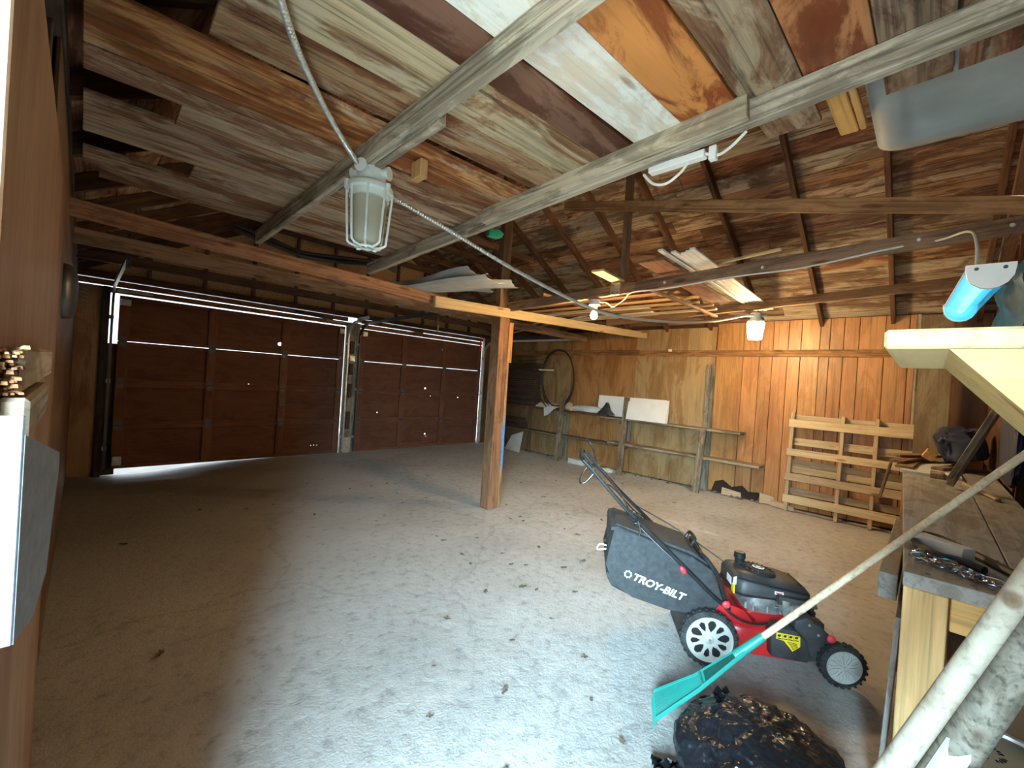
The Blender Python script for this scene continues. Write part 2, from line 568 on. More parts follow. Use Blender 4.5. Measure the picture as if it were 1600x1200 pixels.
def lathe_bm(bm, prof, seg=24, Mx=None, closed=False, mi=0):
    rings = []
    for (r, z) in prof:
        if r < 1e-6:
            rings.append([bm.verts.new((0, 0, z))])
        else:
            rings.append([bm.verts.new((r * math.cos(2 * math.pi * k / seg), r * math.sin(2 * math.pi * k / seg), z)) for k in range(seg)])
    pairs = list(zip(rings, rings[1:])) + ([(rings[-1], rings[0])] if closed else [])
    for A, B in pairs:
        for k in range(seg):
            a0, a1 = A[k % len(A)], A[(k + 1) % len(A)]
            b0, b1 = B[k % len(B)], B[(k + 1) % len(B)]
            vs = []
            for v in (a0, a1, b1, b0):
                if v not in vs:
                    vs.append(v)
            if len(vs) > 2:
                f = bm.faces.new(vs)
                f.material_index = mi
    if Mx is not None:
        for R in rings:
            for v in R:
                v.co = Mx @ v.co


def lathe(name, prof, mat, parent=None, Mx=None, seg=24, closed=False, smooth=35):
    bm = bmesh.new()
    lathe_bm(bm, prof, seg, None, closed)
    return finish(name, bm, mat, parent, Mx, smooth=smooth)


def prism_bm(bm, poly, z0, z1, Mx=None, bev=0.0):
    a = [bm.verts.new((x, y, z0)) for x, y in poly]
    b_ = [bm.verts.new((x, y, z1)) for x, y in poly]
    n = len(poly)
    fs = [bm.faces.new(a[::-1]), bm.faces.new(b_)]
    for i in range(n):
        fs.append(bm.faces.new((a[i], a[(i + 1) % n], b_[(i + 1) % n], b_[i])))
    vs = a + b_
    if bev:
        es = list({e for v in vs for e in v.link_edges})
        rr = bmesh.ops.bevel(bm, geom=es, offset=bev, segments=2, affect='EDGES', profile=0.6)
        vs = list({v for f in rr['faces'] for v in f.verts} | {v for v in vs if v.is_valid})
    if Mx is not None:
        for v in vs:
            v.co = Mx @ v.co
    return vs


def prism(name, poly, z0, z1, mat, parent=None, Mx=None, bev=0.0, color=None, smooth=None):
    bm = bmesh.new()
    prism_bm(bm, poly, z0, z1, None, bev)
    return finish(name, bm, mat, parent, Mx, color=color, smooth=smooth)


def text_obj(name, s, size, mat, parent, Mx, shear=0.0, bold=0.0, extr=0.0006, sx=1.0):
    cu = bpy.data.curves.new(name, 'FONT')
    cu.body = s
    cu.size = size
    cu.shear = shear
    cu.offset = bold
    cu.extrude = extr
    cu.align_x = 'CENTER'
    cu.align_y = 'CENTER'
    tmp = bpy.data.objects.new(name + '_curve', cu)
    COL.objects.link(tmp)
    dg = bpy.context.evaluated_depsgraph_get()
    me = bpy.data.meshes.new_from_object(tmp.evaluated_get(dg))
    bpy.data.objects.remove(tmp)
    me.materials.clear()
    me.materials.append(M[mat])
    o = bpy.data.objects.new(name, me)
    return reg(o, Mx @ Matrix.Diagonal((sx, 1, 1, 1)), parent)


def copy_tree(o, label=None, group=None, Mx=None):
    c = o.copy()
    COL.objects.link(c)
    W[c.name] = Mx.copy() if Mx is not None else W[o.name].copy()
    c.matrix_basis = W[c.name]
    if label: c['label'] = label
    if group: c['group'] = group
    for ch in list(o.children):
        d = ch.copy()
        COL.objects.link(d)
        d.parent = c
        d.matrix_parent_inverse = ch.matrix_parent_inverse.copy()
        W[d.name] = W[ch.name].copy()
        for g in list(ch.children):
            e = g.copy()
            COL.objects.link(e)
            e.parent = d
            e.matrix_parent_inverse = g.matrix_parent_inverse.copy()
    return c


def jit(c, a=0.12):
    k = 1 + rnd.uniform(-a, a)
    return tuple(max(0.0, min(1.0, x * k * (1 + rnd.uniform(-a, a) * 0.25))) for x in c)


# material palette for timber tints (linear)
BROWN = (0.20, 0.095, 0.048)
REDBROWN = (0.22, 0.085, 0.045)
DARKB = (0.105, 0.055, 0.032)
GREYW = (0.40, 0.36, 0.29)
PALEW = (0.62, 0.52, 0.36)
FRESH = (0.74, 0.56, 0.30)

# ------------------------------------------------------------------ ground outside and floor
bm = bmesh.new()
for v in [(-40, -40), (40, -40), (40, 40), (-40, 40)]:
    bm.verts.new((v[0], v[1], -0.16))
bm.faces.new(bm.verts[:])
tag(finish('ground', bm, 'outside'), kind='structure')

floor = struct('floor')


def slab(x0, x1, y0, y1):
    bm = bmesh.new()
    nx, ny = max(2, int((x1 - x0) / 0.09)), int((y1 - y0) / 0.09)
    g = []
    for i in range(nx + 1):
        row = []
        for j in range(ny + 1):
            x = x0 + (x1 - x0) * i / nx
            y = y0 + (y1 - y0) * j / ny
            z = 0.0035 * noise.noise((x * 1.7, y * 1.7, 0.3)) - 0.002
            k = math.exp(-((x - 0.55) / 0.75) ** 2 - ((y - 7.4) / 0.55) ** 2)
            z -= 0.10 * k
            k2 = math.exp(-((x - 1.2) / 1.3) ** 2 - ((y - 6.3) / 1.3) ** 2)
            z += k2 * 0.022 * noise.noise((x * 2.2 + 3, y * 5.0, 1.3))
            row.append(bm.verts.new((x, y, z)))
        g.append(row)
    for i in range(nx):
        for j in range(ny):
            bm.faces.new((g[i][j], g[i + 1][j], g[i + 1][j + 1], g[i][j + 1]))
    # skirt so that the slab has depth
    edge = [g[i][0] for i in range(nx + 1)] + [g[nx][j] for j in range(1, ny + 1)] + [g[i][ny] for i in range(nx - 1, -1, -1)] + [g[0][j] for j in range(ny - 1, 0, -1)]
    low = [bm.verts.new((v.co.x, v.co.y, -0.15)) for v in edge]
    n = len(edge)
    for i in range(n):
        bm.faces.new((edge[i], low[i], low[(i + 1) % n], edge[(i + 1) % n]))
    bm.faces.new(low[::-1])
    return finish('slab', bm, 'concrete', floor, smooth=40)


slab(-0.30, 3.348, -0.62, 7.46)
slab(3.352, 6.95, -0.62, 7.46)
boxo('joint_filler', (3.336, -0.6, -0.14), (3.364, 7.44, -0.010), 'roof_felt', (1, 1, 1), floor, 0.0)

# ------------------------------------------------------------------ right-hand wall (panelled), X = 6.70
XW = 6.70
wr = struct('wall_right')
boxo('sheathing', (XW + 0.10, -0.6, -0.15), (XW + 0.13, 7.5, 2.62), 'hardboard', (0.03, 0.02, 0.015), wr)
TAN = (0.46, 0.31, 0.15)
ORN = (0.50, 0.25, 0.085)
TANG = (0.46, 0.315, 0.155)
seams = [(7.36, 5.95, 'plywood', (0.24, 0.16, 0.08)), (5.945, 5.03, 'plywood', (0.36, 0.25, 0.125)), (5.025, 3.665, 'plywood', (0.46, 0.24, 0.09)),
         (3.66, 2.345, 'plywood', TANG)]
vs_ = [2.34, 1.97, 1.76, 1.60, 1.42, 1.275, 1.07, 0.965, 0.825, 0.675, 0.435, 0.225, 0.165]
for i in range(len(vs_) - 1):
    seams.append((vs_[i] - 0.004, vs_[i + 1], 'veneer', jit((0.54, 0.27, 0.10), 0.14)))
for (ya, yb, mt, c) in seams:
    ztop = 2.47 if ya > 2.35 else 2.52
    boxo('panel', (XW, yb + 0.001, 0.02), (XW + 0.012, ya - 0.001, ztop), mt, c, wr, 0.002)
boxo('stud', (XW - 0.004, 0.13, 0.0), (XW + 0.02, 0.163, 2.52), 'timber', (0.5, 0.42, 0.3), wr)
for y in (7.3, 6.7, 6.1, 5.5, 4.9, 4.3, 3.7, 3.1, 2.5, 1.9, 1.3, 0.7, 0.06, -0.45):
    boxo('stud', (XW + 0.014, y - 0.02, 0), (XW + 0.10, y + 0.02, 2.5), 'timber', jit(DARKB), wr)
boxo('ledger_rail', (XW - 0.022, 3.60, 2.035), (XW, 6.95, 2.13), 'timber', (0.36, 0.19, 0.08), wr)
boxo('ledger_rail', (XW - 0.022, 0.18, 2.025), (XW, 3.595, 2.12), 'timber', (0.44, 0.23, 0.09), wr)
boxo('top_plate', (XW + 0.014, -0.5, 2.46), (XW + 0.10, 7.4, 2.54), 'timber', DARKB, wr)
boxo('panel', (XW + 0.012, -0.42, 0.02), (XW + 0.026, 0.118, 2.5), 'plywood', (0.22, 0.11, 0.05), wr)
# grey-brown sheets in the far right corner (stand in front of the wall)
t = boxo('plywood_offcut', (6.44, -0.135, 0.0), (6.455, 0.125, 2.47), 'plywood', (0.30, 0.24, 0.14), None)
tag(t, 'mould-spotted grey-tan plywood sheet standing upright at the right end of the panelled wall', 'plywood')

# foundation kerb stones at the base of the wall: broken rubble strip
rub = bmesh.new()
for i in range(45):
    y = rnd.uniform(1.5, 6.9)
    s = rnd.uniform(0.008, 0.022)
    mm = Matrix.Translation((XW - rnd.uniform(0.02, 0.12), y, s * 0.5)) @ Matrix.Rotation(rnd.uniform(0, 3), 4, (rnd.random(), rnd.random(), 1))
    box_bm(rub, -s * 1.6, s * 1.6, -s, s, -s * .7, s * .7, 0.004, mm)
tag(finish('rubble', rub, 'leaf'), 'crumbs of broken concrete along the foot of the panelled wall', 'rubble', kind='stuff')

# ------------------------------------------------------------------ back wall with the two garage doors, Y = 7.38
YB = 7.38
wb = struct('wall_back')
boxo('panel', (-0.16, YB - 0.03, -0.1), (0.205, YB + 0.03, 2.30), 'plywood', (0.36, 0.22, 0.13), wb)
boxo('jamb', (0.145, YB - 0.07, -0.08), (0.212, YB + 0.04, 2.30), 'timber', (0.06, 0.05, 0.045), wb)
boxo('jamb', (0.19, YB + 0.034, -0.08), (0.34, YB + 0.065, 1.60), 'timber', (0.10, 0.07, 0.05), wb)
boxo('header', (-0.1, YB - 0.02, 2.235), (3.25, YB + 0.03, 2.30), 'timber', (0.40, 0.20, 0.09), wb)
boxo('header', (-0.1, YB - 0.03, 2.315), (3.25, YB + 0.03, 2.385), 'timber', (0.42, 0.21, 0.09), wb)
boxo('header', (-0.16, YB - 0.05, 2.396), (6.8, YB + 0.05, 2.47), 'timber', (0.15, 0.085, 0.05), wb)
boxo('header', (3.50, YB - 0.02, 2.225), (6.40, YB + 0.03, 2.30), 'timber', (0.46, 0.24, 0.11), wb)
boxo('header', (3.50, YB - 0.03, 2.312), (6.42, YB + 0.03, 2.385), 'timber', (0.34, 0.18, 0.09), wb)
boxo('header_block', (0.27, YB - 0.055, 2.255), (0.62, YB - 0.02, 2.30), 'fresh', (0.7, 0.62, 0.45), wb)
boxo('header_block', (2.86, YB - 0.055, 2.26), (3.2, YB - 0.02, 2.30), 'fresh', (0.7, 0.6, 0.42), wb)
# divider between the doors: post, weather strip and slotted angle
boxo('divider_post', (3.238, YB - 0.045, -0.05), (3.475, YB + 0.03, 2.30), 'weathered', (0.42, 0.37, 0.28), wb)
for zz, hh in ((1.75, 0.22), (1.38, 0.2), (0.98, 0.24), (0.42, 0.3)):
    boxo('divider_cleat', (3.30, YB - 0.085, zz), (3.37, YB - 0.045, zz + hh), 'timber', (0.12, 0.08, 0.05), wb)
boxo('divider_plate', (3.305, YB - 0.07, 1.62), (3.40, YB - 0.046, 1.72), 'galv', (1, 1, 1), wb)
boxo('divider_plate', (3.285, YB - 0.06, 0.0), (3.41, YB - 0.046, 0.27), 'galv', (1, 1, 1), wb)
boxo('jamb', (6.45, YB - 0.05, -0.05), (6.82, YB + 0.04, 2.40), 'plywood', (0.22, 0.13, 0.07), wb)
# OSB gable above the doors, in sheets
zr0 = 2.5


def roof_z(x):
    return zr0 + 0.546 * ((6.66 - x) if x > 3.3 else (x + 0.06))


xs = [-0.16, 1.06, 2.28, 3.30, 4.52, 5.74, 6.80]
for a, b_ in zip(xs, xs[1:]):
    poly = [(a, 2.45), (b_, 2.45), (b_, roof_z(min(b_, 6.7)) + 0.04), (a, roof_z(max(a, -0.1)) + 0.04)]
    prism('panel', poly, 0.0, 0.02, 'osb', wb, Matrix.Translation((0, YB + 0.03, 0)) @ Matrix.Rotation(math.pi / 2, 4, 'X'))
for x in (0.55, 1.15, 1.75, 2.35, 2.95, 3.55, 4.15, 4.75, 5.35, 5.95):
    boxo('stud', (x, YB - 0.06, 2.47), (x + 0.04, YB + 0.008, roof_z(x) - 0.03), 'timber', jit((0.20, 0.12, 0.07)), wb)

# garage doors -----------------------------------------------------------------


def plate_with_holes(w, h, t, holes):
    pts = [(0, 0), (w, 0), (w, h), (0, h)]
    edges = [(0, 1), (1, 2), (2, 3), (3, 0)]
    for (x, z, r) in holes:
        k0 = len(pts)
        n = 9
        for i in range(n):
            a = 2 * math.pi * i / n
            pts.append((x + r * math.cos(a) * rnd.uniform(0.8, 1.2), z + r * math.sin(a) * rnd.uniform(0.8, 1.2)))
        edges += [(k0 + i, k0 + (i + 1) % n) for i in range(n)]
    vs, es, fs, _, _, _ = delaunay_2d_cdt([Vector(p) for p in pts], edges, [], 0, 1e-6)
    bm = bmesh.new()
    A = [bm.verts.new((v.x, -t / 2, v.y)) for v in vs]
    B = [bm.verts.new((v.x, t / 2, v.y)) for v in vs]
    cnt = {}
    for f in fs:
        c = sum((vs[i] for i in f), Vector((0, 0))) / len(f)
        if any((c.x - x) ** 2 + (c.y - z) ** 2 < (r * 0.7) ** 2 for (x, z, r) in holes):
            continue
        bm.faces.new([A[i] for i in f])
        bm.faces.new([B[i] for i in reversed(f)])
        for i in range(len(f)):
            e = tuple(sorted((f[i], f[(i + 1) % len(f)])))
            cnt[e] = cnt.get(e, 0) + 1
    for (i, j), c in cnt.items():
        if c == 1:
            bm.faces.new((A[i], A[j], B[j], B[i]))
    return bm


DOORB = (0.17, 0.078, 0.052)


def hinge_bm():
    bm = bmesh.new()
    prism_bm(bm, [(-0.03, -0.065), (0.03, -0.065), (0.042, 0.0), (0.03, 0.065), (-0.03, 0.065), (-0.042, 0.0)], 0, 0.006,
             Matrix.Rotation(math.pi / 2, 4, 'X'))
    tube_bm(bm, [(-0.04, -0.012, 0), (0.04, -0.012, 0)], 0.012, 8)
    for s in (-1, 1):
        tube_bm(bm, [(0, -0.004, 0.045 * s), (0, -0.014, 0.045 * s)], 0.008, 6)
    return bm


def garage_door(name, x0, x1, zs, cols, holes, tilt=0.0):
    d = bpy.data.objects.new(name, None)
    reg(d, Matrix.Translation((x0, YB, zs[0][0])))
    d['kind'] = 'structure'
    for k, (za, zb) in enumerate(zs):
        dz0 = tilt if k == 0 else 0.0
        hs = [(hx - x0, hz - za, hr) for (hx, hz, hr) in holes if za + 0.02 < hz < zb - 0.02]
        bm = plate_with_holes(x1 - x0, zb - za, 0.008, hs)
        s = finish('section', bm, 'hardboard', d, Matrix.Translation((x0, YB + 0.016, za)), color=DOORB)
        for zc, hh in ((za + 0.024, 0.048), (zb - 0.024, 0.048)):
            boxo('rail', (x0, YB - 0.012, zc - hh / 2), (x1, YB + 0.012, zc + hh / 2), 'hardboard', jit((0.20, 0.092, 0.06), 0.1), s, 0.003)
        for cx_ in cols:
            wv = 0.055
            a = min(max(cx_ - wv, x0), x1 - 2 * wv)
            boxo('stile', (a, YB - 0.016, za + 0.001), (a + 2 * wv, YB + 0.012, zb - 0.001), 'hardboard', jit((0.20, 0.092, 0.06), 0.08), s, 0.002)
        if k < len(zs) - 1:
            for cx_ in cols:
                xh = min(max(cx_, x0 + 0.05), x1 - 0.05)
                finish('hinge', hinge_bm(), 'steel_dark', s, Matrix.Translation((xh, YB - 0.018, zb + 0.002)), smooth=30)
    return d


zsec = [(0.002, 0.5575), (0.5575, 1.0975), (1.0975, 1.633), (1.640, 2.215)]
zsec2 = [(-0.012, 0.5575)] + zsec[1:]
holes1 = [(2.19, 1.80, 0.036), (1.79, 1.14, 0.011), (2.76, 0.15, 0.010), (2.81, 0.152, 0.011), (2.86, 0.148, 0.009), (2.38, 1.66, 0.008)]
holes2 = [(4.96, 1.19, 0.024), (5.10, 1.035, 0.010), (5.82, 1.02, 0.013), (3.93, 0.70, 0.012), (5.02, 0.25, 0.022), (5.05, 0.20, 0.012), (5.33, 2.02, 0.012)]
d1 = garage_door('door_1', 0.30, 3.215, zsec, [0.34, 1.30, 2.26, 3.18], holes1)
d2 = garage_door('door_2', 3.50, 6.40, zsec2, [3.55, 4.42, 5.38, 6.35], holes2)
# lock and wire on the left door
bm = bmesh.new()
box_bm(bm, -0.04, 0.04, -0.03, 0.0, -0.05, 0.05, 0.006)
tube_bm(bm, [(0, -0.03, 0), (0, -0.07, 0), (0.02, -0.075, -0.05)], 0.007, 6)
finish('lock', bm, 'steel_dark', d1, Matrix.Translation((2.25, YB - 0.02, 0.87)))
tube('lock_wire', [(2.26, YB - 0.05, 0.885), (2.6, YB - 0.04, 0.87), (3.0, YB - 0.035, 0.84), (3.19, YB - 0.03, 0.85)], 0.004, 'steel_dark', d1, 5)
boxo('lift_bracket', (0.31, YB - 0.05, 2.09), (0.41, YB - 0.02, 2.17), 'galv', (1, 1, 1), d1)
boxo('lift_bracket', (0.31, YB - 0.05, 0.05), (0.40, YB - 0.02, 0.16), 'galv', (1, 1, 1), d1)
boxo('lift_bracket', (3.11, YB - 0.05, 2.09), (3.2, YB - 0.02, 2.17), 'galv', (1, 1, 1), d1)
boxo('lift_bracket', (3.53, YB - 0.05, 2.09), (3.62, YB - 0.02, 2.17), 'galv', (1, 1, 1), d2)


def channel(name, pts, parent=None, w=0.05, mat='galv'):
    """Rolled door track: a C channel swept along a line in the Y-Z plane."""
    P = catmull(pts, 5)
    bm = bmesh.new()
    prof = [(-w / 2, 0.0), (-w / 2, 0.025), (w / 2, 0.025), (w / 2, 0.0), (w / 2 - 0.004, 0.0), (w / 2 - 0.004, 0.021), (-w / 2 + 0.004, 0.021), (-w / 2 + 0.004, 0.0)]
    rings = []
    for i, p in enumerate(P):
        tg = (P[min(i + 1, len(P) - 1)] - P[max(i - 1, 0)]).normalized()
        nrm = Vector((1, 0, 0))
        bi = tg.cross(nrm)
        rings.append([bm.verts.new(p + bi * a + nrm * b_) for a, b_ in prof])
    for A, B in zip(rings, rings[1:]):
        for k in range(8):
            bm.faces.new((A[k], A[(k + 1) % 8], B[(k + 1) % 8], B[k]))
    bm.faces.new(rings[0][::-1]); bm.faces.new(rings[-1])
    return finish(name, bm, mat, parent)


def door_track(x, label, yend, zend, hang, mat='galv'):
    t = thing('door_track', label, 'track', (x, YB - 0.06, 0.0))
    channel('track', [(x, YB - 0.07, 0.02), (x, YB - 0.07, 1.0), (x, YB - 0.07, 1.95), (x, YB - 0.10, 2.14), (x, YB - 0.25, 2.27), (x, YB - 0.5, 2.30), (x, (YB + yend) / 2, (2.30 + zend) / 2), (x, yend, zend)], t, mat=mat)
    for z in (0.25, 1.1, 1.9):
        boxo('bracket', (x - 0.03, YB - 0.06, z), (x + 0.03, YB - 0.03, z + 0.05), 'galv', (1, 1, 1), t, 0.002)
    if hang:
        bm = bmesh.new()
        z0, z1 = hang
        box_bm(bm, -0.016, 0.016, -0.0015, 0.0015, z0, z1, 0)
        box_bm(bm, 0.013, 0.016, 0.0, 0.03, z0, z1, 0)
        finish('hanger', bm, mat, t, Matrix.Translation((x + 0.01, yend + 0.05, 0)))
        for k in range(int((z1 - z0) / 0.05)):
            bm = bmesh.new()
            tube_bm(bm, [(0, -0.004, 0), (0, 0.004, 0)], 0.007, 8)
            finish('slot', bm, 'print_black', t, Matrix.Translation((x + 0.01, yend + 0.05, z0 + 0.03 + 0.05 * k)))
    return t


door_track(0.225, 'dark door track up the left-hand jamb with a slotted hanger from the beam', 4.75, 2.30, (2.18, 2.52), 'steel_dark')
door_track(3.245, 'galvanised track along the right edge of the left garage door', 6.6, 2.34, None)
door_track(3.455, 'grey track of the right garage door running inward to a hanger', 4.90, 2.34, (2.05, 2.56), 'steel_dark')
door_track(6.425, 'door track at the far right jamb behind the post', 6.5, 2.34, None)

# red tag strap hanging at the top right of the right door
t = boxo('red_strap', (6.30, YB - 0.064, 2.08), (6.335, YB - 0.052, 2.44), 'red_plastic', (1, 1, 1), None)
tag(t, 'narrow red strap hanging at the top right corner of the right garage door', 'strap')

# extension spring tubes above the doors
for x0_, x1_, lab in ((2.35, 2.95, 'dark spring rod lying across the top right of the left garage door'), (4.1, 4.75, 'dark spring rod lying across the top of the right garage door')):
    t = tube('spring_rod', [(x0_, YB - 0.10, 2.33), (x1_, YB - 0.10, 2.30)], 0.018, 'steel_dark', None, 8, ring=lambda i: 1.0)
    tag(t, lab, 'spring')

# ------------------------------------------------------------------ left wall (side door beside the camera)
wlft = struct('wall_left')
boxo('siding', (-0.20, 0.62, -0.15), (-0.17, 7.45, 2.55), 'hardboard', (0.07, 0.045, 0.03), wlft)
boxo('siding', (-0.20, -0.60, 2.08), (-0.17, 0.62, 2.55), 'hardboard', (0.07, 0.045, 0.03), wlft)
boxo('siding', (-0.20, -0.62, -0.15), (-0.17, -0.42, 2.1), 'hardboard', (0.07, 0.045, 0.03), wlft)
boxo('panel', (-0.072, 0.64, 0.01), (-0.060, 1.93, 1.955), 'plywood', (0.30, 0.17, 0.095), wlft, 0.002)
boxo('panel', (-0.098, 1.97, 0.01), (-0.086, 4.40, 2.42), 'plywood', (0.19, 0.115, 0.065), wlft, 0.002)
boxo('panel', (-0.098, 4.415, 0.01), (-0.086, 7.34, 2.42), 'plywood', (0.17, 0.10, 0.06), wlft, 0.002)
for y in (0.62, 1.25, 1.88, 2.5, 3.1, 3.7, 4.4, 5.0, 5.6, 6.2, 6.8, 7.3):
    boxo('stud', (-0.168, y, 0), (-0.102, y + 0.04, 2.42), 'timber', jit((0.14, 0.09, 0.06)), wlft)
boxo('top_plate', (-0.168, -0.5, 2.42), (-0.078, 7.4, 2.50), 'timber', (0.13, 0.085, 0.055), wlft)
boxo('door_header', (-0.168, -0.45, 2.06), (-0.09, 0.64, 2.16), 'timber', (0.3, 0.2, 0.12), wlft)

# broken stub of rail fixed to the near panel, with the latch guard below it
t = thing('rail_stub', 'splintered stub of wooden rail on the brown panel at the left', 'wood', (-0.05, 0.66, 1.43))
boxo('rail', (-0.059, 0.67, 1.404), (-0.0415, 1.22, 1.452), 'weathered', (0.50, 0.38, 0.26), t, 0.004)
bm = bmesh.new()
for i in range(46):
    x = rnd.uniform(-0.058, -0.0425); z = rnd.uniform(1.404, 1.450); l = rnd.uniform(0.006, 0.024)
    s = rnd.uniform(0.0012, 0.003)
    prism_bm(bm, [(-s, -s * .7), (s, -s * .7), (s * .8, s * .7), (-s * .8, s * .7)], 0, l,
             Matrix.Translation((x, 0.672, z)) @ Matrix.Rotation(math.pi / 2 + rnd.uniform(-.2, .2), 4, 'X') @ Matrix.Rotation(rnd.uniform(-.25, .25), 4, 'Y'))
finish('splinter_end', bm, 'pink_wood', t, color=(0.50, 0.27, 0.13))
t = thing('latch_guard', 'whitish zinc latch guard on the brown panel below the splintered rail', 'bracket', (-0.05, 0.62, 1.3))
boxo('mount_block', (-0.059, 0.66, 1.355), (-0.036, 1.0, 1.400), 'weathered', (0.36, 0.28, 0.2), t, 0.004)
boxo('face_strip', (-0.0575, 0.60, 1.172), (-0.0355, 0.606, 1.388), 'galv_pale', (1, 1, 1), t, 0.001)
bm = bmesh.new()
prism_bm(bm, [(0, 1.37), (0.16, 1.326), (0.165, 1.312), (0.125, 1.19), (0.07, 1.165), (0, 1.172)], -0.002, 0.002)
finish('guard_web', bm, 'galv_pale', t, Matrix.Translation((-0.0365, 0.602, 0)) @ Matrix(((0.12, 0, 0.993, 0), (0.993, 0, -0.12, 0), (0, 1, 0, 0), (0, 0, 0, 1))))
# grey lamp-like hood with wire prongs further along the left wall
t = thing('wire_hood', 'grey dented metal hood with wire prongs high on the left wall', 'hood', (-0.06, 3.2, 1.85))
lathe('hood', [(0.0, 0.10), (0.035, 0.095), (0.055, 0.06), (0.062, 0.0), (0.06, -0.12), (0.04, -0.17), (0.0, -0.18)], 'steel_dark', t,
      Matrix.Translation((-0.085, 3.2, 1.80)) @ Matrix.Diagonal((0.9, 2.2, 1, 1)), 16)
for i in range(6):
    z = 1.74 + i * 0.022
    tube('prong', [(-0.04, 3.28, z), (-0.015, 3.34, z + 0.004), (0.005, 3.36, z - 0.002)], 0.0025, 'steel_dark', t, 5)

# ------------------------------------------------------------------ near gable wall, Y = -0.42
wf = struct('wall_front')
boxo('siding', (-0.2, -0.56, -0.15), (6.85, -0.53, 2.55), 'hardboard', (0.10, 0.055, 0.035), wf)
for a, b_ in zip([-0.16, 1.06, 2.28, 3.30, 4.52, 5.74], [1.06, 2.28, 3.30, 4.52, 5.74, 6.80]):
    poly = [(a + 0.002, 2.5), (b_ - 0.002, 2.5), (b_ - 0.002, roof_z(min(b_, 6.7)) + 0.03), (a + 0.002, roof_z(max(a, -0.1)) + 0.03)]
    prism('panel', poly, 0.0, 0.02, 'osb', wf, Matrix.Translation((0, -0.53, 0)) @ Matrix.Rotation(math.pi / 2, 4, 'X'))
for x in (-0.1, 0.55, 1.2, 1.85, 2.5, 3.15, 3.8, 4.45, 5.1, 5.75, 6.4):
    boxo('stud', (x, -0.52, 0.0), (x + 0.04, -0.43, roof_z(x) - 0.05), 'timber', jit((0.16, 0.085, 0.05)), wf)
boxo('girt', (-0.1, -0.528, 1.2), (6.7, -0.5, 1.29), 'timber', (0.15, 0.08, 0.05), wf)
boxo('plate', (-0.1, -0.52, 2.46), (6.7, -0.43, 2.54), 'timber', (0.15, 0.085, 0.05), wf)
for x0_, x1_ in ((4.47, 5.4), (5.41, 6.68)):
    boxo('panel', (x0_, -0.43, 0.92), (x1_, -0.418, 1.9), 'plywood', (0.16, 0.08, 0.045), wf)

# ------------------------------------------------------------------ roof
roof = struct('roof')
sl = math.atan(0.546)
for side in (1, -1):
    def P(x):  # distance from the ridge -> point on the rafter centre plane
        return 3.3 + side * x, roof_z(3.3 + x if side > 0 else 3.3 - x)
    nx_, nz_ = side * math.sin(sl), math.cos(sl)
    for k in range(-1, 11):
        y = 0.37 + 0.69 * k
        xa, za = P(0.02); xb, zb = P(3.62)
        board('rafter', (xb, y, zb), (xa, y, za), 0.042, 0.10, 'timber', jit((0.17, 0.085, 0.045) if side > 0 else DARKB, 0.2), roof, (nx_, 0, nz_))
    L_ = 3.7
    row = 0
    d = 0.04
    while d < L_:
        w_ = rnd.uniform(0.185, 0.205)
        cuts = [-0.58, rnd.uniform(1.2, 3.0), rnd.uniform(3.6, 5.6), 7.52]
        for a, b_ in zip(cuts, cuts[1:]):
            xm, zm = P(d + w_ / 2)
            off_ = 0.062 + rnd.uniform(0, 0.003)
            col = rnd.choice([(0.33, 0.16, 0.085), (0.24, 0.12, 0.07), (0.42, 0.23, 0.12), (0.38, 0.27, 0.175), (0.30, 0.135, 0.07), (0.46, 0.36, 0.25)])
            board('plank', (xm + nx_ * off_, a + 0.002, zm + nz_ * off_), (xm + nx_ * off_, b_ - 0.002, zm + nz_ * off_), w_ - 0.004, 0.02, 'roof_board', jit(col, 0.15), roof, (nx_, 0, nz_), 0.002)
        d += w_ * math.cos(sl)
        row += 1
    bm = bmesh.new()
    xa, za = P(0.0); xb, zb = P(3.85)
    o1 = 0.085; o2 = 0.11
    poly = [Vector((xa + nx_ * o1 * 0, 0, za + o1 / nz_)), Vector((xb + nx_ * o1, 0, zb + nz_ * o1)), Vector((xb + nx_ * o2, 0, zb + nz_ * o2)), Vector((xa, 0, za + o2 / nz_))]
    A = [bm.verts.new((p.x, -0.75, p.z)) for p in poly]
    B = [bm.verts.new((p.x, 7.7, p.z)) for p in poly]
    bm.faces.new(A); bm.faces.new(B[::-1])
    for i in range(4):
        bm.faces.new((A[i], A[(i + 1) % 4], B[(i + 1) % 4], B[i]))
    finish('roof_felt', bm, 'roof_felt', roof)
    # soffit boards close the eaves
    xe = 3.3 + side * 3.46
    boxo('soffit', (min(xe, xe + side * 0.3), -0.6, 2.52), (max(xe, xe + side * 0.3), 7.5, 2.54), 'timber', DARKB, roof)
board('ridge_board', (3.3, -0.5, 4.27), (3.3, 7.45, 4.27), 0.03, 0.14, 'timber', (0.14, 0.075, 0.045), roof)

# ------------------------------------------------------------------ loft deck lying on two joists
deck = struct('ceiling')


def zj1(y): return 2.298 + 0.030 * (3.4 - y)
def zj2(y): return 2.288 + 0.055 * (3.4 - y)


def zdeck(x, y):
    a, b_ = zj1(y) + 0.092, zj2(y) + 0.092
    return a + (b_ - a) * (x - 0.83) / 0.86


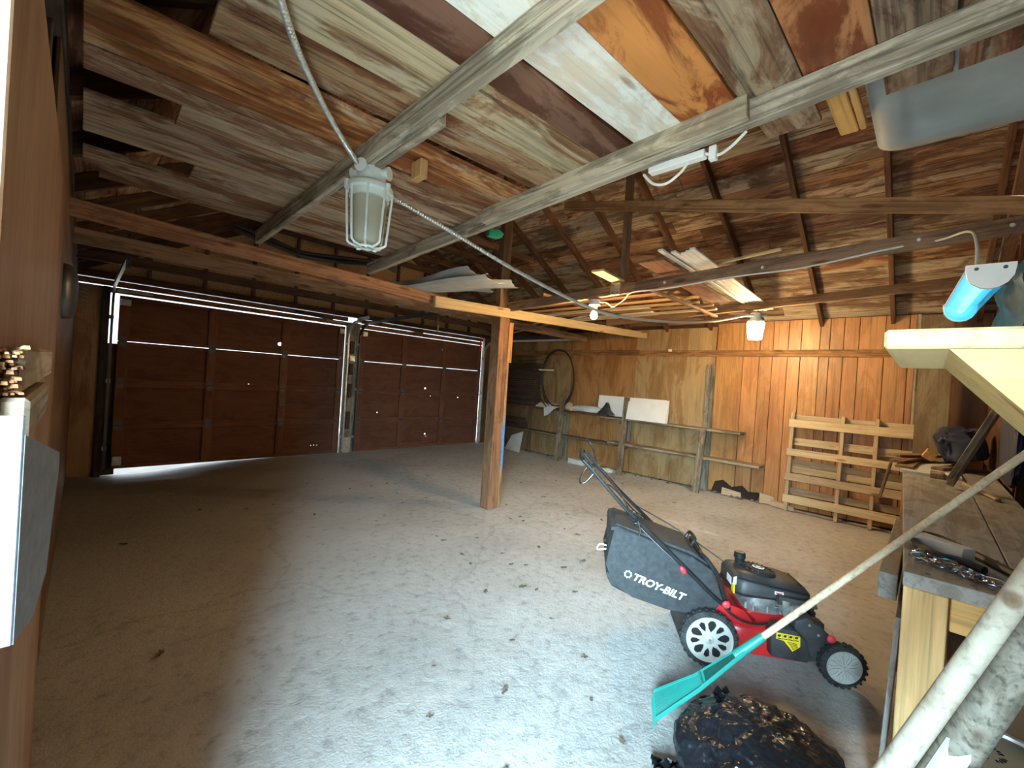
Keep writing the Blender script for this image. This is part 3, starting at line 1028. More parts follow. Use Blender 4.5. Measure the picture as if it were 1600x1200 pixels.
dk = [(-0.41, -0.215, -0.03, 2.04, 'deck', (0.17, 0.085, 0.05)), (-0.205, -0.005, -0.03, 2.04, 'deck', (0.26, 0.13, 0.075)),
      (0.0, 0.172, -0.03, 2.03, 'deck', (0.30, 0.20, 0.13)), (0.176, 0.365, -0.03, 1.76, 'ply_stained', (0.46, 0.19, 0.075)),
      (0.368, 0.558, -0.03, 2.035, 'deck', (0.42, 0.31, 0.20)), (0.563, 0.766, -0.03, 1.76, 'ply_stained', (0.70, 0.27, 0.07)),
      (0.77, 0.975, -0.03, 1.78, 'ply_white', (0.97, 0.95, 0.86)), (0.98, 1.138, -0.03, 1.76, 'ply_stained', (0.21, 0.10, 0.065)),
      (1.142, 1.372, -0.03, 1.77, 'deck', (0.62, 0.48, 0.29)), (1.376, 1.574, 0.22, 1.76, 'deck', (0.46, 0.27, 0.14)),
      (1.624, 1.898, -0.04, 1.78, 'deck', (0.70, 0.33, 0.12)), (1.914, 2.072, -0.04, 1.76, 'deck', (0.62, 0.41, 0.25)),
      (2.082, 2.262, 0.225, 1.77, 'deck', (0.58, 0.39, 0.24)), (2.268, 2.455, -0.04, 1.76, 'deck', (0.52, 0.36, 0.235)),
      (2.462, 2.632, -0.04, 1.77, 'deck', (0.54, 0.37, 0.23)), (2.64, 2.835, 0.35, 1.75, 'deck', (0.48, 0.32, 0.20)),
      (2.845, 3.035, -0.04, 1.77, 'deck', (0.5, 0.33, 0.2)), (3.042, 3.225, 0.02, 1.76, 'deck', (0.44, 0.28, 0.17))]
for (ya, yb, xa, xb, mt, c) in dk:
    yc = (ya + yb) / 2
    sk = rnd.uniform(-0.006, 0.006)
    p0 = Vector((xa, yc - sk, zdeck(xa, yc) + 0.0095)); p1 = Vector((xb, yc + sk, zdeck(xb, yc) + 0.0095))
    board('plank', p0, p1, yb - ya - 0.002, 0.018, mt, c, deck, (0, 0.045, 1), 0.002)

# ------------------------------------------------------------------ beams, joists and post


def beam(name, label, cat, p0, p1, w, t, mat, color, upv=(0, 0, 1), group=None):
    o = board(name, p0, p1, w, t, mat, color, None, upv, 0.004)
    return tag(o, label, cat, group)


beam('loft_joist', 'weathered grey joist under the loft boards that carries the caged lamp', 'joist', (0.832, 3.42, zj1(3.42) + 0.045), (0.832, -0.42, zj1(-0.42) + 0.045), 0.042, 0.09, 'weathered', (0.52, 0.45, 0.34))
t = thing('loft_joist', 'long weathered grey joist with a shorter board nailed to its side', 'joist', (1.69, 3.4, 2.33))
board('joist', (1.69, 3.48, zj2(3.48) + 0.045), (1.69, -0.42, zj2(-0.42) + 0.045), 0.042, 0.09, 'weathered', (0.50, 0.43, 0.33), t)
board('doubler', (1.65, 1.95, zj2(1.95) + 0.05), (1.65, 0.525, zj2(0.525) + 0.05), 0.038, 0.085, 'weathered', (0.60, 0.50, 0.36), t)
beam('joist_packer', 'grey packing strip fixed under the joist beside the caged lamp', 'joist', (0.872, 2.15, zj1(2.15) + 0.03), (0.872, 1.30, zj1(1.3) + 0.022), 0.036, 0.06, 'weathered', (0.55, 0.47, 0.36))
beam('loft_nailer', 'short orange timber stub hanging under the loft boards beyond the caged lamp', 'wood', (1.06, 1.74, 2.44), (1.06, 1.74, 2.355), 0.04, 0.08, 'fresh', (0.55, 0.32, 0.13), (0, 1, 0))

beam('tie_beam', 'brown tie beam from the left wall, nearest the camera', 'beam', (-0.12, 3.465, 2.262), (2.75, 3.465, 2.18), 0.04, 0.10, 'timber', (0.46, 0.23, 0.125))
beam('tie_beam', 'pale dark-mottled tie beam from the post to the panelled wall', 'beam', (2.335, 3.424, 2.165), (6.70, 3.50, 2.37), 0.04, 0.105, 'fresh', (0.60, 0.46, 0.26))
beam('tie_beam', 'second brown tie beam, just in front of the garage doors', 'beam', (-0.12, 4.72, 2.35), (6.70, 4.72, 2.34), 0.04, 0.12, 'timber', (0.46, 0.29, 0.17))
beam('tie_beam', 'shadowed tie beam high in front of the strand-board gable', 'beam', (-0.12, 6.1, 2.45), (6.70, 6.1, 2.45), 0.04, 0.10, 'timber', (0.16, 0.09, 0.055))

t = thing('post', 'square wooden post in mid-floor with a smear of blue paint', 'post', (3.31, 3.52, 0))
boxo('shaft', (3.24, 3.447, 0.0), (3.385, 3.592, 2.16), 'timber', (0.33, 0.165, 0.082), t, 0.006)
boxo('edge_board', (3.385, 3.447, 0.0), (3.42, 3.49, 1.66), 'timber', (0.52, 0.30, 0.14), t, 0.003)
boxo('cleat', (3.387, 3.445, 1.66), (3.455, 3.55, 2.12), 'timber', (0.50, 0.26, 0.09), t, 0.003)
bm = bmesh.new()
poly = [(0.0, 0.56), (0.008, 0.45), (0.025, 0.40), (0.034, 0.50), (0.034, 1.10), (0.022, 1.05), (0.02, 0.98), (-0.012, 0.90), (-0.016, 0.80), (-0.006, 0.72)]
prism_bm(bm, [(x, z) for x, z in poly], 0, 0.0012)
psm = finish('paint_smear', bm, 'blue_tarp', t, Matrix.Translation((3.386, 3.4468, 0)) @ Matrix.Rotation(math.pi / 2, 4, 'X'))
bpaint = simple('blue_paint', (0.10, 0.26, 0.55), 0.5, var=0.25, vscale=30)
psm.data.materials[0] = bpaint
beam('king_post', 'brown king post standing on the tie beam above the mid-floor post', 'post', (3.325, 3.53, 2.20), (3.325, 3.53, 4.22), 0.13, 0.075, 'timber', (0.22, 0.125, 0.065), (0, 1, 0))
beam('runner', 'dark brown runner with white staples at mid-width, a white cord along it', 'beam', (3.38, 3.44, 2.285), (3.38, -0.42, 2.435), 0.042, 0.09, 'timber', (0.36, 0.21, 0.125))
beam('runner', 'brown runner carrying the lit jar lamp', 'beam', (5.4, 3.46, 2.40), (5.4, -0.42, 2.60), 0.042, 0.09, 'timber', (0.30, 0.17, 0.085))
beam('strut', 'upright brown strut rising from the runner behind the diagonal brace', 'post', (3.40, 2.03, 2.33), (3.40, 2.03, 4.22), 0.085, 0.04, 'timber', (0.27, 0.15, 0.08), (0, 1, 0))
beam('diagonal_brace', 'long straight brown brace slanting across the roof space above the runner', 'beam', (3.35, -0.42, 2.49), (3.35, 2.72, 3.245), 0.04, 0.09, 'timber', (0.46, 0.22, 0.085), (-0.24, 0, 1))
# collar ties far back in the dark roof
for i, y in enumerate((4.51, 5.2, 5.89, 6.58)):
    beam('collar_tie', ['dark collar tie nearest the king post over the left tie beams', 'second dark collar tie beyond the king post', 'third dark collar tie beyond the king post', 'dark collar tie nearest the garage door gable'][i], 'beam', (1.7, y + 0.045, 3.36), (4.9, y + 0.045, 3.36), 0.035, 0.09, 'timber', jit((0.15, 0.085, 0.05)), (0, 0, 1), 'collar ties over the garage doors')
beam('gable_brace', 'brown stick leaning diagonally in the roof corner above the tube lamp', 'beam', (5.3, -0.36, 2.55), (3.9, -0.36, 3.25), 0.04, 0.08, 'timber', (0.23, 0.12, 0.065), (0, 1, 0))

# ------------------------------------------------------------------ lamps


def lamp_base_bm():
    bm = bmesh.new()
    lathe_bm(bm, [(0.0, 0.0), (0.058, 0.0), (0.062, -0.008), (0.062, -0.075), (0.056, -0.085), (0.0, -0.085)], 24)
    return bm


def cage_lamp():
    t = thing('caged_lamp', 'unlit caged jar lamp in pale enamel hanging from the near joist', 'lamp', (0.87, 1.83, 2.30))
    T = Matrix.Translation((0.87, 1.83, 2.372))
    bm = lamp_base_bm()
    for a in (0.6, 2.17, 3.74, 5.31):
        d = Vector((math.cos(a), math.sin(a), 0))
        tube_bm(bm, [d * 0.05 + Vector((0, 0, -0.04)), d * 0.085 + Vector((0, 0, -0.04))], 0.024, 12)
        tube_bm(bm, [d * 0.083 + Vector((0, 0, -0.04)), d * 0.09 + Vector((0, 0, -0.04))], 0.029, 12)
    finish('junction_box', bm, 'lamp_enamel', t, T, smooth=35)
    lathe('collar', [(0.056, -0.083), (0.088, -0.09), (0.098, -0.10), (0.101, -0.108), (0.101, -0.122), (0.094, -0.128), (0.086, -0.128), (0.086, -0.155), (0.075, -0.155), (0.056, -0.09)], 'lamp_enamel', t, T, 32, closed=True)
    lathe('glass_jar', [(0.073, -0.13), (0.076, -0.15), (0.073, -0.22), (0.066, -0.30), (0.060, -0.338), (0.05, -0.35), (0.0, -0.353),], 'jar_glass', t, T, 32, smooth=60)
    lathe('bulb', [(0.0, -0.10), (0.018, -0.12), (0.02, -0.165), (0.034, -0.20), (0.036, -0.225), (0.026, -0.25), (0.0, -0.26)], 'brass', t, T, 16, smooth=60)
    bm = bmesh.new()
    n = 8
    for k in range(n):
        a = 2 * math.pi * k / n + 0.25
        c, s = math.cos(a), math.sin(a)
        tube_bm(bm, catmull([(0.096 * c, 0.096 * s, -0.118), (0.096 * c, 0.096 * s, -0.15), (0.083 * c, 0.083 * s, -0.33), (0.078 * c, 0.078 * s, -0.352), (0.06 * c, 0.06 * s, -0.362), (0.03 * c, 0.03 * s, -0.366)], 3), 0.0052, 7)
    tube_bm(bm, [(0.033 * math.cos(2 * math.pi * k / 20), 0.033 * math.sin(2 * math.pi * k / 20), -0.366) for k in range(20)], 0.0065, 7, True)
    for k in range(3):
        a = 2.1 * k
        box_bm(bm, 0.03, 0.048, -0.006, 0.006, -0.378, -0.362, 0.002, Matrix.Rotation(a, 4, 'Z'))
    finish('wire_cage', bm, 'lamp_enamel', t, T, smooth=40)
    for a in (0.9, 3.0, 5.1):
        box = bmesh.new()
        tube_bm(box, [(0.10 * math.cos(a), 0.10 * math.sin(a), -0.095), (0.10 * math.cos(a), 0.10 * math.sin(a), -0.132)], 0.011, 10)
        finish('clip', box, 'lamp_enamel', t, T, smooth=40)
    return t


cage_lamp()

t = thing('jar_lamp', 'glowing frosted jar lamp under the runner by the panelled wall', 'lamp', (5.4, 1.478, 2.3))
T = Matrix.Translation((5.4, 1.478, 2.415))
bm = lamp_base_bm()
for a in (0.2, 2.3, 3.6, 5.0):
    d = Vector((math.cos(a), math.sin(a), 0))
    tube_bm(bm, [d * 0.05 + Vector((0, 0, -0.035)), d * 0.10 + Vector((0, 0, -0.035))], 0.018, 10)
lathe_bm(bm, [(0.0, -0.08), (0.085, -0.085), (0.09, -0.10), (0.085, -0.112), (0.0, -0.112)], 24)
finish('junction_box', bm, 'lamp_enamel', t, T, smooth=35)
lathe('glass_jar', [(0.0, -0.113), (0.088, -0.113), (0.086, -0.15), (0.078, -0.23), (0.07, -0.29), (0.062, -0.302), (0.0, -0.305)], 'lit_jar', t, T, 24, smooth=50)

t = thing('bare_bulb_lamp', 'bare glowing bulb in a white porcelain holder under the runner', 'lamp', (3.40, 2.33, 2.2))
T = Matrix.Translation((3.40, 2.325, 2.278))
bm = bmesh.new()
lathe_bm(bm, [(0.0, 0.0), (0.048, 0.0), (0.052, -0.02), (0.05, -0.036), (0.056, -0.045), (0.054, -0.055), (0.03, -0.062), (0.027, -0.095), (0.0, -0.097)], 24)
finish('holder', bm, 'white', t, T, smooth=35)
lathe('bulb', [(0.0, -0.094), (0.014, -0.096), (0.018, -0.112), (0.030, -0.138), (0.033, -0.155), (0.027, -0.175), (0.012, -0.186), (0.0, -0.188)], 'lit_bulb', t, T, 20, smooth=60)

# tube fixture in blue acrylic over the bench
t = thing('tube_fixture', 'wall-side tube lamp with a white end cap and blue acrylic lens', 'lamp', (2.6, -0.115, 1.92))


def dprof(s=1.0):
    pts = [(-0.058, 0.0), (0.058, 0.0)]
    for k in range(9):
        a = k / 8 * math.pi
        pts.append((0.058 * math.cos(a) * (1.0 if 0 < k < 8 else 1.0), -0.012 - 0.072 * math.sin(a) ** 0.9))
    pts.append((-0.058, -0.004))
    return [(x * s, z * s) for x, z in pts]


A_ = Vector((2.2, -0.122, 1.968)); B_ = Vector((3.02, -0.075, 1.972))
Mf, Lf = frame(A_, B_)


def dprism(name, x0, x1, s, mat, inner=None):
    bm = bmesh.new()
    Mx = Matrix(((0, 0, 1, 0), (1, 0, 0, 0), (0, 1, 0, 0), (0, 0, 0, 1)))
    prism_bm(bm, dprof(s), x0, x1, Mx, 0.0)
    return finish(name, bm, mat, t, Mf, smooth=30)


dprism('end_cap', 0.0, 0.018, 1.04, 'white')
dprism('end_cap', Lf - 0.018, Lf, 1.04, 'white')
for sy in (-0.034, 0.034):
    bm = bmesh.new()
    tube_bm(bm, [(-0.003, sy, -0.016), (0.001, sy, -0.016)], 0.006, 10)
    finish('screw', bm, 'steel_dark', t, Mf)
boxo('back_pan', (0.015, -0.056, -0.012), (Lf - 0.015, 0.056, 0.0), 'white', (1, 1, 1), t, 0.002, Mf)
bm = bmesh.new()
prof = dprof(0.99)[2:]
nP = len(prof)
ra = [bm.verts.new((0.018, y, z)) for y, z in prof]; rb = [bm.verts.new((Lf - 0.018, y, z)) for y, z in prof]
for i in range(nP - 1):
    bm.faces.new((ra[i], ra[i + 1], rb[i + 1], rb[i]))
finish('lens', bm, 'blue_lens', t, Mf, smooth=50)
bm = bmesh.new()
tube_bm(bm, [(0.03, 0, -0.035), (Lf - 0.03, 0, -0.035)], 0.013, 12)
finish('tube', bm, 'tube_reflection', t, Mf, smooth=50)
t = tube('lamp_chain', [(2.6, -0.10, 1.97), (2.62, -0.25, 2.3), (2.62, -0.43, 2.5)], 0.003, 'steel_dark', None, 5)
tag(t, 'thin dark wire holding up the blue tube lamp', 'wire')

# white tube fixture standing against the panelled wall, above the ledger
t = thing('batten_lamp', 'long dark-edged batten fixture high on the panelled wall, left of the cable hoop', 'lamp', (6.5, 5.8, 2.3))
boxo('batten', (6.50, 4.84, 2.30), (6.55, 6.80, 2.335), 'white_trim', (1, 1, 1), t)
boxo('batten_back', (6.54, 4.86, 2.33), (6.62, 6.8, 2.43), 'steel_dark', (1, 1, 1), t)
boxo('arm', (6.5, 4.85, 2.30), (6.515, 4.87, 2.46), 'steel_dark', (1, 1, 1), t)

# ------------------------------------------------------------------ cables


def ringed(i):
    return 1.0 if i % 3 else 0.72


def armoured(name, pts, r, label, n):
    p = catmull(pts, n)
    o = tube(name, p, r, 'armour', None, 8, ring=ringed)
    return tag(o, label, 'cable')


armoured('armoured_cable', [(0.12, 0.62, 2.40), (0.235, 1.05, 2.385), (0.36, 1.30, 2.375), (0.52, 1.52, 2.37), (0.68, 1.70, 2.36), (0.795, 1.80, 2.338)], 0.0115,
         'armoured steel cable running up to the caged lamp from the near roof', 60)
armoured('armoured_cable', [(0.95, 1.85, 2.285), (1.30, 1.82, 2.21), (1.80, 1.78, 2.10), (2.38, 1.76, 2.02), (2.83, 1.74, 2.0), (3.6, 1.65, 2.06), (4.39, 1.56, 2.18), (5.0, 1.50, 2.32), (5.31, 1.48, 2.375)], 0.0115,
         'armoured steel cable sagging from the caged lamp to the glowing jar lamp', 90)
tag(tube('power_cable', [(3.40, 2.27, 2.25), (3.42, 2.2, 2.24), (3.42, 2.13, 2.20), (3.41, 2.02, 2.25), (3.355, 1.90, 2.30), (3.355, 1.6, 2.298), (3.355, 1.1, 2.33), (3.353, 0.67, 2.335), (3.352, 0.25, 2.385), (3.352, 0.02, 2.40), (2.95, -0.08, 2.31), (2.62, -0.10, 2.16), (2.5, -0.10, 1.97)], 0.006, 'cord_white', None, 6, smooth_n=8),
    'white cord looping along the runner to the blue tube lamp', 'cable')
for i, (y, z) in enumerate(((0.9, 2.372), (0.1, 2.42), (-0.25, 2.43), (1.62, 2.35))):
    bm = bmesh.new()
    bmesh.ops.create_uvsphere(bm, u_segments=8, v_segments=6, radius=0.011)
    tag(finish('cord_staple', bm, 'white', None, Matrix.Translation((3.354, y, z)), smooth=60), 'tiny white cable staple on the dark runner', 'staple', 'cable staples on the runner')
t = thing('outlet_strip', 'white outlet strip with looping cord under the long grey joist', 'outlet', (1.735, 0.78, 2.42))
boxo('strip', (1.715, 0.70, 2.405), (1.755, 0.94, 2.435), 'white', (1, 1, 1), t)
tube('cord', [(1.735, 0.97, 2.415), (1.735, 0.92, 2.36), (1.735, 0.86, 2.345), (1.735, 0.80, 2.375), (1.735, 0.77, 2.41)], 0.006, 'cord_white', t, 6, smooth_n=6)
tube('cord', [(1.735, 0.70, 2.42), (1.735, 0.65, 2.40), (1.735, 0.60, 2.42), (1.73, 0.55, 2.455)], 0.006, 'cord_white', t, 6, smooth_n=6)
boxo('clip', (1.72, 0.655, 2.385), (1.75, 0.685, 2.44), 'white', (1, 1, 1), t)
t = thing('black_hose', 'loop of thick black hose lying in the loft behind the two joists', 'hose', (1.2, 3.6, 2.38))
for k, dz in enumerate((0.0, 0.035)):
    tube('coil', [(0.72, 3.62, 2.41 + dz), (0.98, 3.72, 2.40 + dz), (1.25, 3.80 + .03 * k, 2.385 + dz), (1.52, 3.70, 2.385 + dz), (1.78, 3.46 + 0.05 * k, 2.38 + dz), (2.0, 3.6, 2.40 + dz)], 0.017, 'black_cable', t, 8, smooth_n=6)
bm = bmesh.new()
prism_bm(bm, [(0, 0), (0.10, 0.0), (0.15, 0.02), (0.17, 0.06), (0.12, 0.085), (0.03, 0.075), (0, 0.05)], 0, 0.05, None, 0.008)
tag(finish('green_handle', bm, 'green', None, Matrix.Translation((2.55, 2.98, 2.76)) @ Matrix.Rotation(math.pi / 2, 4, 'X') @ Matrix.Rotation(-0.1, 4, 'Y'), smooth=40), 'green plastic handle sticking out of the dark roof space beside the king post', 'handle')
tag(boxo('handle_stick', (2.62, 2.955, 2.84), (2.645, 2.98, 3.2), 'fresh', (0.4, 0.3, 0.2)), 'thin stick hung from the roof that holds the green handle', 'stick')

# ------------------------------------------------------------------ stored in the loft: planks, tub, siding, trims
beam('loft_offcut', 'short orange board poking out past the long joist beside the grey tub', 'wood', (1.66, 0.315, zdeck(1.7, 0.3) + 0.028), (2.245, 0.305, zdeck(1.7, 0.3) + 0.05), 0.062, 0.018, 'fresh', (0.74, 0.42, 0.13))
beam('loft_offcut', 'second short orange board lying beside its twin past the long joist', 'wood', (1.66, 0.262, zdeck(1.7, 0.3) + 0.03), (2.235, 0.258, zdeck(1.7, 0.3) + 0.052), 0.022, 0.03, 'fresh', (0.66, 0.36, 0.12))

t = thing('plastic_tub', 'grey plastic tub upside down on the loft board ends at upper right', 'tub', (2.2, -0.02, 2.58))
bm = bmesh.new()


def rr(x0, x1, y0, y1, r, n=5):
    pts = []
    for cx_, cy_, a0 in ((x1 - r, y1 - r, 0), (x0 + r, y1 - r, 90), (x0 + r, y0 + r, 180), (x1 - r, y0 + r, 270)):
        for k in range(n + 1):
            a = math.radians(a0 + 90 * k / n)
            pts.append((cx_ + r * math.cos(a), cy_ + r * math.sin(a)))
    return pts


loops = [(rr(1.85, 2.62, -0.36, 0.24, 0.09), 2.80), (rr(1.85, 2.62, -0.36, 0.24, 0.09), 2.66), (rr(1.86, 2.61, -0.35, 0.235, 0.10), 2.632), (rr(1.89, 2.56, -0.33, 0.205, 0.10), 2.612), (rr(1.94, 2.47, -0.28, 0.15, 0.08), 2.600), (rr(1.95, 2.46, -0.27, 0.14, 0.07), 2.606)]
RL = []
for pts, z in loops:
    RL.append([bm.verts.new((x, y, z)) for x, y in pts])
for A, B in zip(RL, RL[1:]):
    n = len(A)
    for k in range(n):
        bm.faces.new((A[k], A[(k + 1) % n], B[(k + 1) % n], B[k]))
bm.faces.new(RL[-1])
bm.faces.new(RL[0][::-1])
finish('tub_shell', bm, 'tub', t, smooth=50)
boxo('tub_lip', (1.80, 0.17, 2.61), (1.87, 0.235, 2.64), 'tub', (1, 1, 1), t, 0.006)

# stack of pale siding sheets over the tie beams
def siding(p, ang, L_, w_, curl, z, tilt, label):
    bm = bmesh.new()
    n, mcols = 10, 7
    top = []
    bot = []
    for i in range(n + 1):
        rt_, rb_ = [], []
        for j in range(mcols + 1):
            x = L_ * (i / n - 0.5)
            y = w_ * (j / mcols - 0.5)
            zz = curl * (abs(y) / w_ * 2) ** 2 + tilt * x + 0.012 * math.sin(i * 0.9) + (0.010 if j % 2 else 0)
            rt_.append(bm.verts.new((x, y, zz + 0.003)))
            rb_.append(bm.verts.new((x, y, zz)))
        top.append(rt_); bot.append(rb_)
    for i in range(n):
        for j in range(mcols):
            bm.faces.new((top[i][j], top[i + 1][j], top[i + 1][j + 1], top[i][j + 1]))
            bm.faces.new((bot[i][j], bot[i][j + 1], bot[i + 1][j + 1], bot[i + 1][j]))
    for i in range(n):
        bm.faces.new((top[i][0], bot[i][0], bot[i + 1][0], top[i + 1][0]))
        bm.faces.new((top[i][-1], top[i + 1][-1], bot[i + 1][-1], bot[i][-1]))
    for j in range(mcols):
        bm.faces.new((top[0][j], top[0][j + 1], bot[0][j + 1], bot[0][j]))
        bm.faces.new((top[-1][j], bot[-1][j], bot[-1][j + 1], top[-1][j + 1]))
    return tag(finish('siding_sheet', bm, 'sheet', None, Matrix.Translation(p) @ Matrix.Rotation(ang, 4, 'Z'), smooth=25), label, 'siding')


siding((2.72, 4.30, 2.43), 1.75, 2.2, 0.34, 0.03, 0, -0.01, 'pale siding sheet at the bottom of the loft pile over the left tie beams')
siding((2.90, 4.15, 2.455), 1.98, 1.9, 0.30, 0.04, 0, -0.015, 'curled pale siding sheet in the middle of the loft pile')
siding((2.80, 4.15, 2.50), 1.62, 1.5, 0.30, 0.05, 0, -0.03, 'ridged pale siding sheet standing highest in the loft pile')
siding((2.98, 4.3, 2.48), 2.25, 1.3, 0.26, 0.04, 0, -0.02, 'pale siding strip slipping off the loft pile toward the king post')
siding((2.10, 4.95, 2.44), 1.3, 1.3, 0.26, 0.03, 0, 0.01, 'pale siding offcut nearest the left garage door above the beams')
siding((3.75, 5.15, 2.44), 1.2, 0.9, 0.24, 0.10, 0, 0.0, 'curled white siding end above the right garage door behind the post')

# trims and boards across the runners
trims = [((2.86, 1.43, 2.455), (6.05, 1.66, 2.565)), ((2.95, 1.375, 2.457), (6.05, 1.61, 2.565)), ((3.02, 1.33, 2.457), (6.08, 1.565, 2.565)), ((2.99, 1.285, 2.457), (6.02, 1.52, 2.565)), ((2.95, 1.24, 2.457), (6.0, 1.475, 2.565))]
for i, (p0, p1) in enumerate(trims):
    beam('trim_strip', ['white trim strip reaching farthest left across the runners', 'white trim strip second in the bundle across the runners', 'white trim strip in the middle of the bundle across the runners',
                        'white trim strip fourth in the bundle across the runners', 'white trim strip nearest the tube lamp in the bundle across the runners'][i], 'trim', p0, p1, 0.04, 0.018, 'white_trim', (1, 1, 1), (0, 0, 1), 'white trims on the runners')
beam('loft_plank', 'reddish-brown board under the white trims across the runners', 'wood', (2.98, 1.56, 2.43), (4.85, 1.70, 2.47), 0.21, 0.018, 'timber', (0.30, 0.13, 0.07))
beam('loft_plank', 'thin yellowish stick resting on the white trims', 'wood', (3.66, 1.36, 2.535), (3.52, 0.83, 2.535), 0.03, 0.02, 'fresh', (0.62, 0.50, 0.28))
beam('loft_plank', 'short yellow board over the runner beside the grey switch box', 'wood', (2.98, 2.035, 2.42), (3.72, 2.095, 2.41), 0.115, 0.02, 'fresh', (0.72, 0.54, 0.27))
t = thing('switch_box', 'grey metal switch box on the runner under the short yellow board', 'box', (3.33, 2.07, 2.34))
boxo('box', (3.325, 2.02, 2.285), (3.362, 2.115, 2.395), 'galv', (1, 1, 1), t, 0.004)
for dy, dz in ((0.02, 0.02), (0.07, 0.02), (0.02, 0.085), (0.07, 0.085)):
    bm = bmesh.new()
    tube_bm(bm, [(3.321, 2.02 + dy, 2.285 + dz), (3.326, 2.02 + dy, 2.285 + dz)], 0.006, 8)
    finish('knockout', bm, 'steel_dark', t)
long_ = [((5.28, 4.35, 2.44), (5.22, 2.62, 2.465), 0.19, 0.02, 'white_trim', 'long white board lying behind the bare bulb'),
         ((4.80, 4.2, 2.46), (4.94, 2.55, 2.47), 0.08, 0.02, 'white_trim', 'narrow white strip beside the long white board behind the bare bulb'),
         ((6.30, 6.5, 2.44), (4.78, 3.15, 2.44), 0.03, 0.02, 'white_trim', 'whitish rod slanting from the far corner to the bare bulb'),
         ((6.15, 6.5, 2.45), (4.62, 3.2, 2.46), 0.03, 0.02, 'white_trim', 'second whitish rod alongside the one slanting from the far corner')]
for (p0, p1, w_, t_, mt, lab) in long_:
    beam('loft_strip', lab, 'trim', p0, p1, w_, t_, mt, (1, 1, 1))
labs = ['at the left of the lumber over the runners', 'second from the left of the lumber over the runners', 'third of the lumber over the runners', 'mid-pile of the lumber over the runners', 'right of the middle of the lumber over the runners',
        'second from the right of the lumber over the runners', 'at the right of the lumber over the runners']
lum = [((3.75, 4.2), (3.62, 1.78)), ((3.95, 4.1), (3.84, 1.72)), ((4.12, 4.0), (4.05, 1.80)), ((4.32, 4.1), (4.38, 1.74)), ((4.55, 4.1), (4.60, 1.82)), ((4.82, 3.9), (4.85, 1.76)), ((5.08, 3.8), (5.06, 1.8))]
for i, ((xa, ya), (xb, yb)) in enumerate(lum):
    beam('lumber_strip', ['tan', 'pale', 'brown', 'orange', 'tan', 'brown', 'pale'][i] + ' lumber strip ' + labs[i], 'wood', (xa, ya, 2.42 + 0.006 * (i % 3)), (xb, yb, 2.43 + 0.006 * (i % 2)), 0.055, 0.022, 'fresh',
         [(0.5, 0.33, 0.16), (0.62, 0.48, 0.28), (0.34, 0.18, 0.09), (0.58, 0.34, 0.13), (0.5, 0.34, 0.18), (0.36, 0.2, 0.1), (0.6, 0.46, 0.27)][i])
# cross pieces that carry the lumber between the runners
for y, lab in ((1.92, 'dark cross bar carrying the loft lumber beside the switch box'), (3.0, 'dark cross bar carrying the loft lumber behind the bare bulb')):
    beam('cross_bar', lab, 'beam', (3.40, y, 2.395), (5.4, y, 2.405), 0.04, 0.028, 'timber', (0.25, 0.14, 0.08))
beam('lumber_strip', 'short yellowish block among the loft lumber left of the jar lamp', 'wood', (4.20, 2.05, 2.455), (4.52, 1.90, 2.455), 0.10, 0.02, 'fresh', (0.75, 0.5, 0.2))

# ------------------------------------------------------------------ rough shelving along the panelled wall
sh = thing('wall_shelving', 'rough two-tier timber shelving along the panelled wall', 'shelf', (6.5, 4.3, 0))
GB = (0.34, 0.27, 0.19)
for (x, y, zt, lean) in ((6.44, 5.02, 1.20, 0.05), (6.42, 3.66, 1.31, 0.06), (6.40, 2.385, 0.95, 0.03)):
    board('upright', (x - 0.01, y + 0.01, 0.0), (x + lean * 0.3, y - 0.03, zt), 0.04, 0.09, 'weathered', jit(GB, 0.1), sh, (0, 1, 0))
for (y, za, zb) in ((2.40, 0.0, 1.90), (3.72, 0.55, 0.95), (5.05, 0.0, 1.0)):
    boxo('wall_upright', (XW - 0.045, y - 0.07, za), (XW - 0.005, y + 0.05, zb), 'weathered', jit((0.33, 0.29, 0.22), 0.1), sh)
for y in (2.39, 3.67, 5.03):
    for z in (0.425, 0.845):
        boxo('bracket', (6.42, y + 0.025, z), (6.69, y + 0.06, z + 0.07), 'weathered', jit(GB, 0.1), sh)
boxo('shelf_board', (6.43, 1.86, 0.915), (6.68, 4.12, 0.945), 'weathered', (0.37, 0.29, 0.20), sh)
boxo('shelf_board', (6.44, 4.0, 0.946), (6.68, 7.25, 0.975), 'timber', (0.26, 0.10, 0.06), sh)
boxo('shelf_board', (6.42, 1.60, 0.495), (6.68, 3.95, 0.53), 'weathered', (0.42, 0.34, 0.24), sh)
boxo('shelf_board', (6.45, 3.8, 0.46), (6.68, 7.25, 0.49), 'weathered', (0.24, 0.18, 0.13), sh)


def stackboards(n, y0, y1, z0, lab, dh=0.032, cols=None, tint=(0.09, 0.065, 0.05), x0=6.40):
    for i in range(n):
        a = y0 + rnd.uniform(-0.05, 0.03); b_ = y1 + rnd.uniform(-0.04, 0.05)
        o = boxo('stacked_board', (x0 + rnd.uniform(0, 0.03), min(a, b_), z0 + i * dh), (x0 + 0.24, max(a, b_), z0 + i * dh + dh - 0.006), 'timber', jit(tint, 0.25))
        tag(o, lab if 0 < i < n - 1 else ('lowest ' if i == 0 else 'topmost ') + lab, 'board', lab)


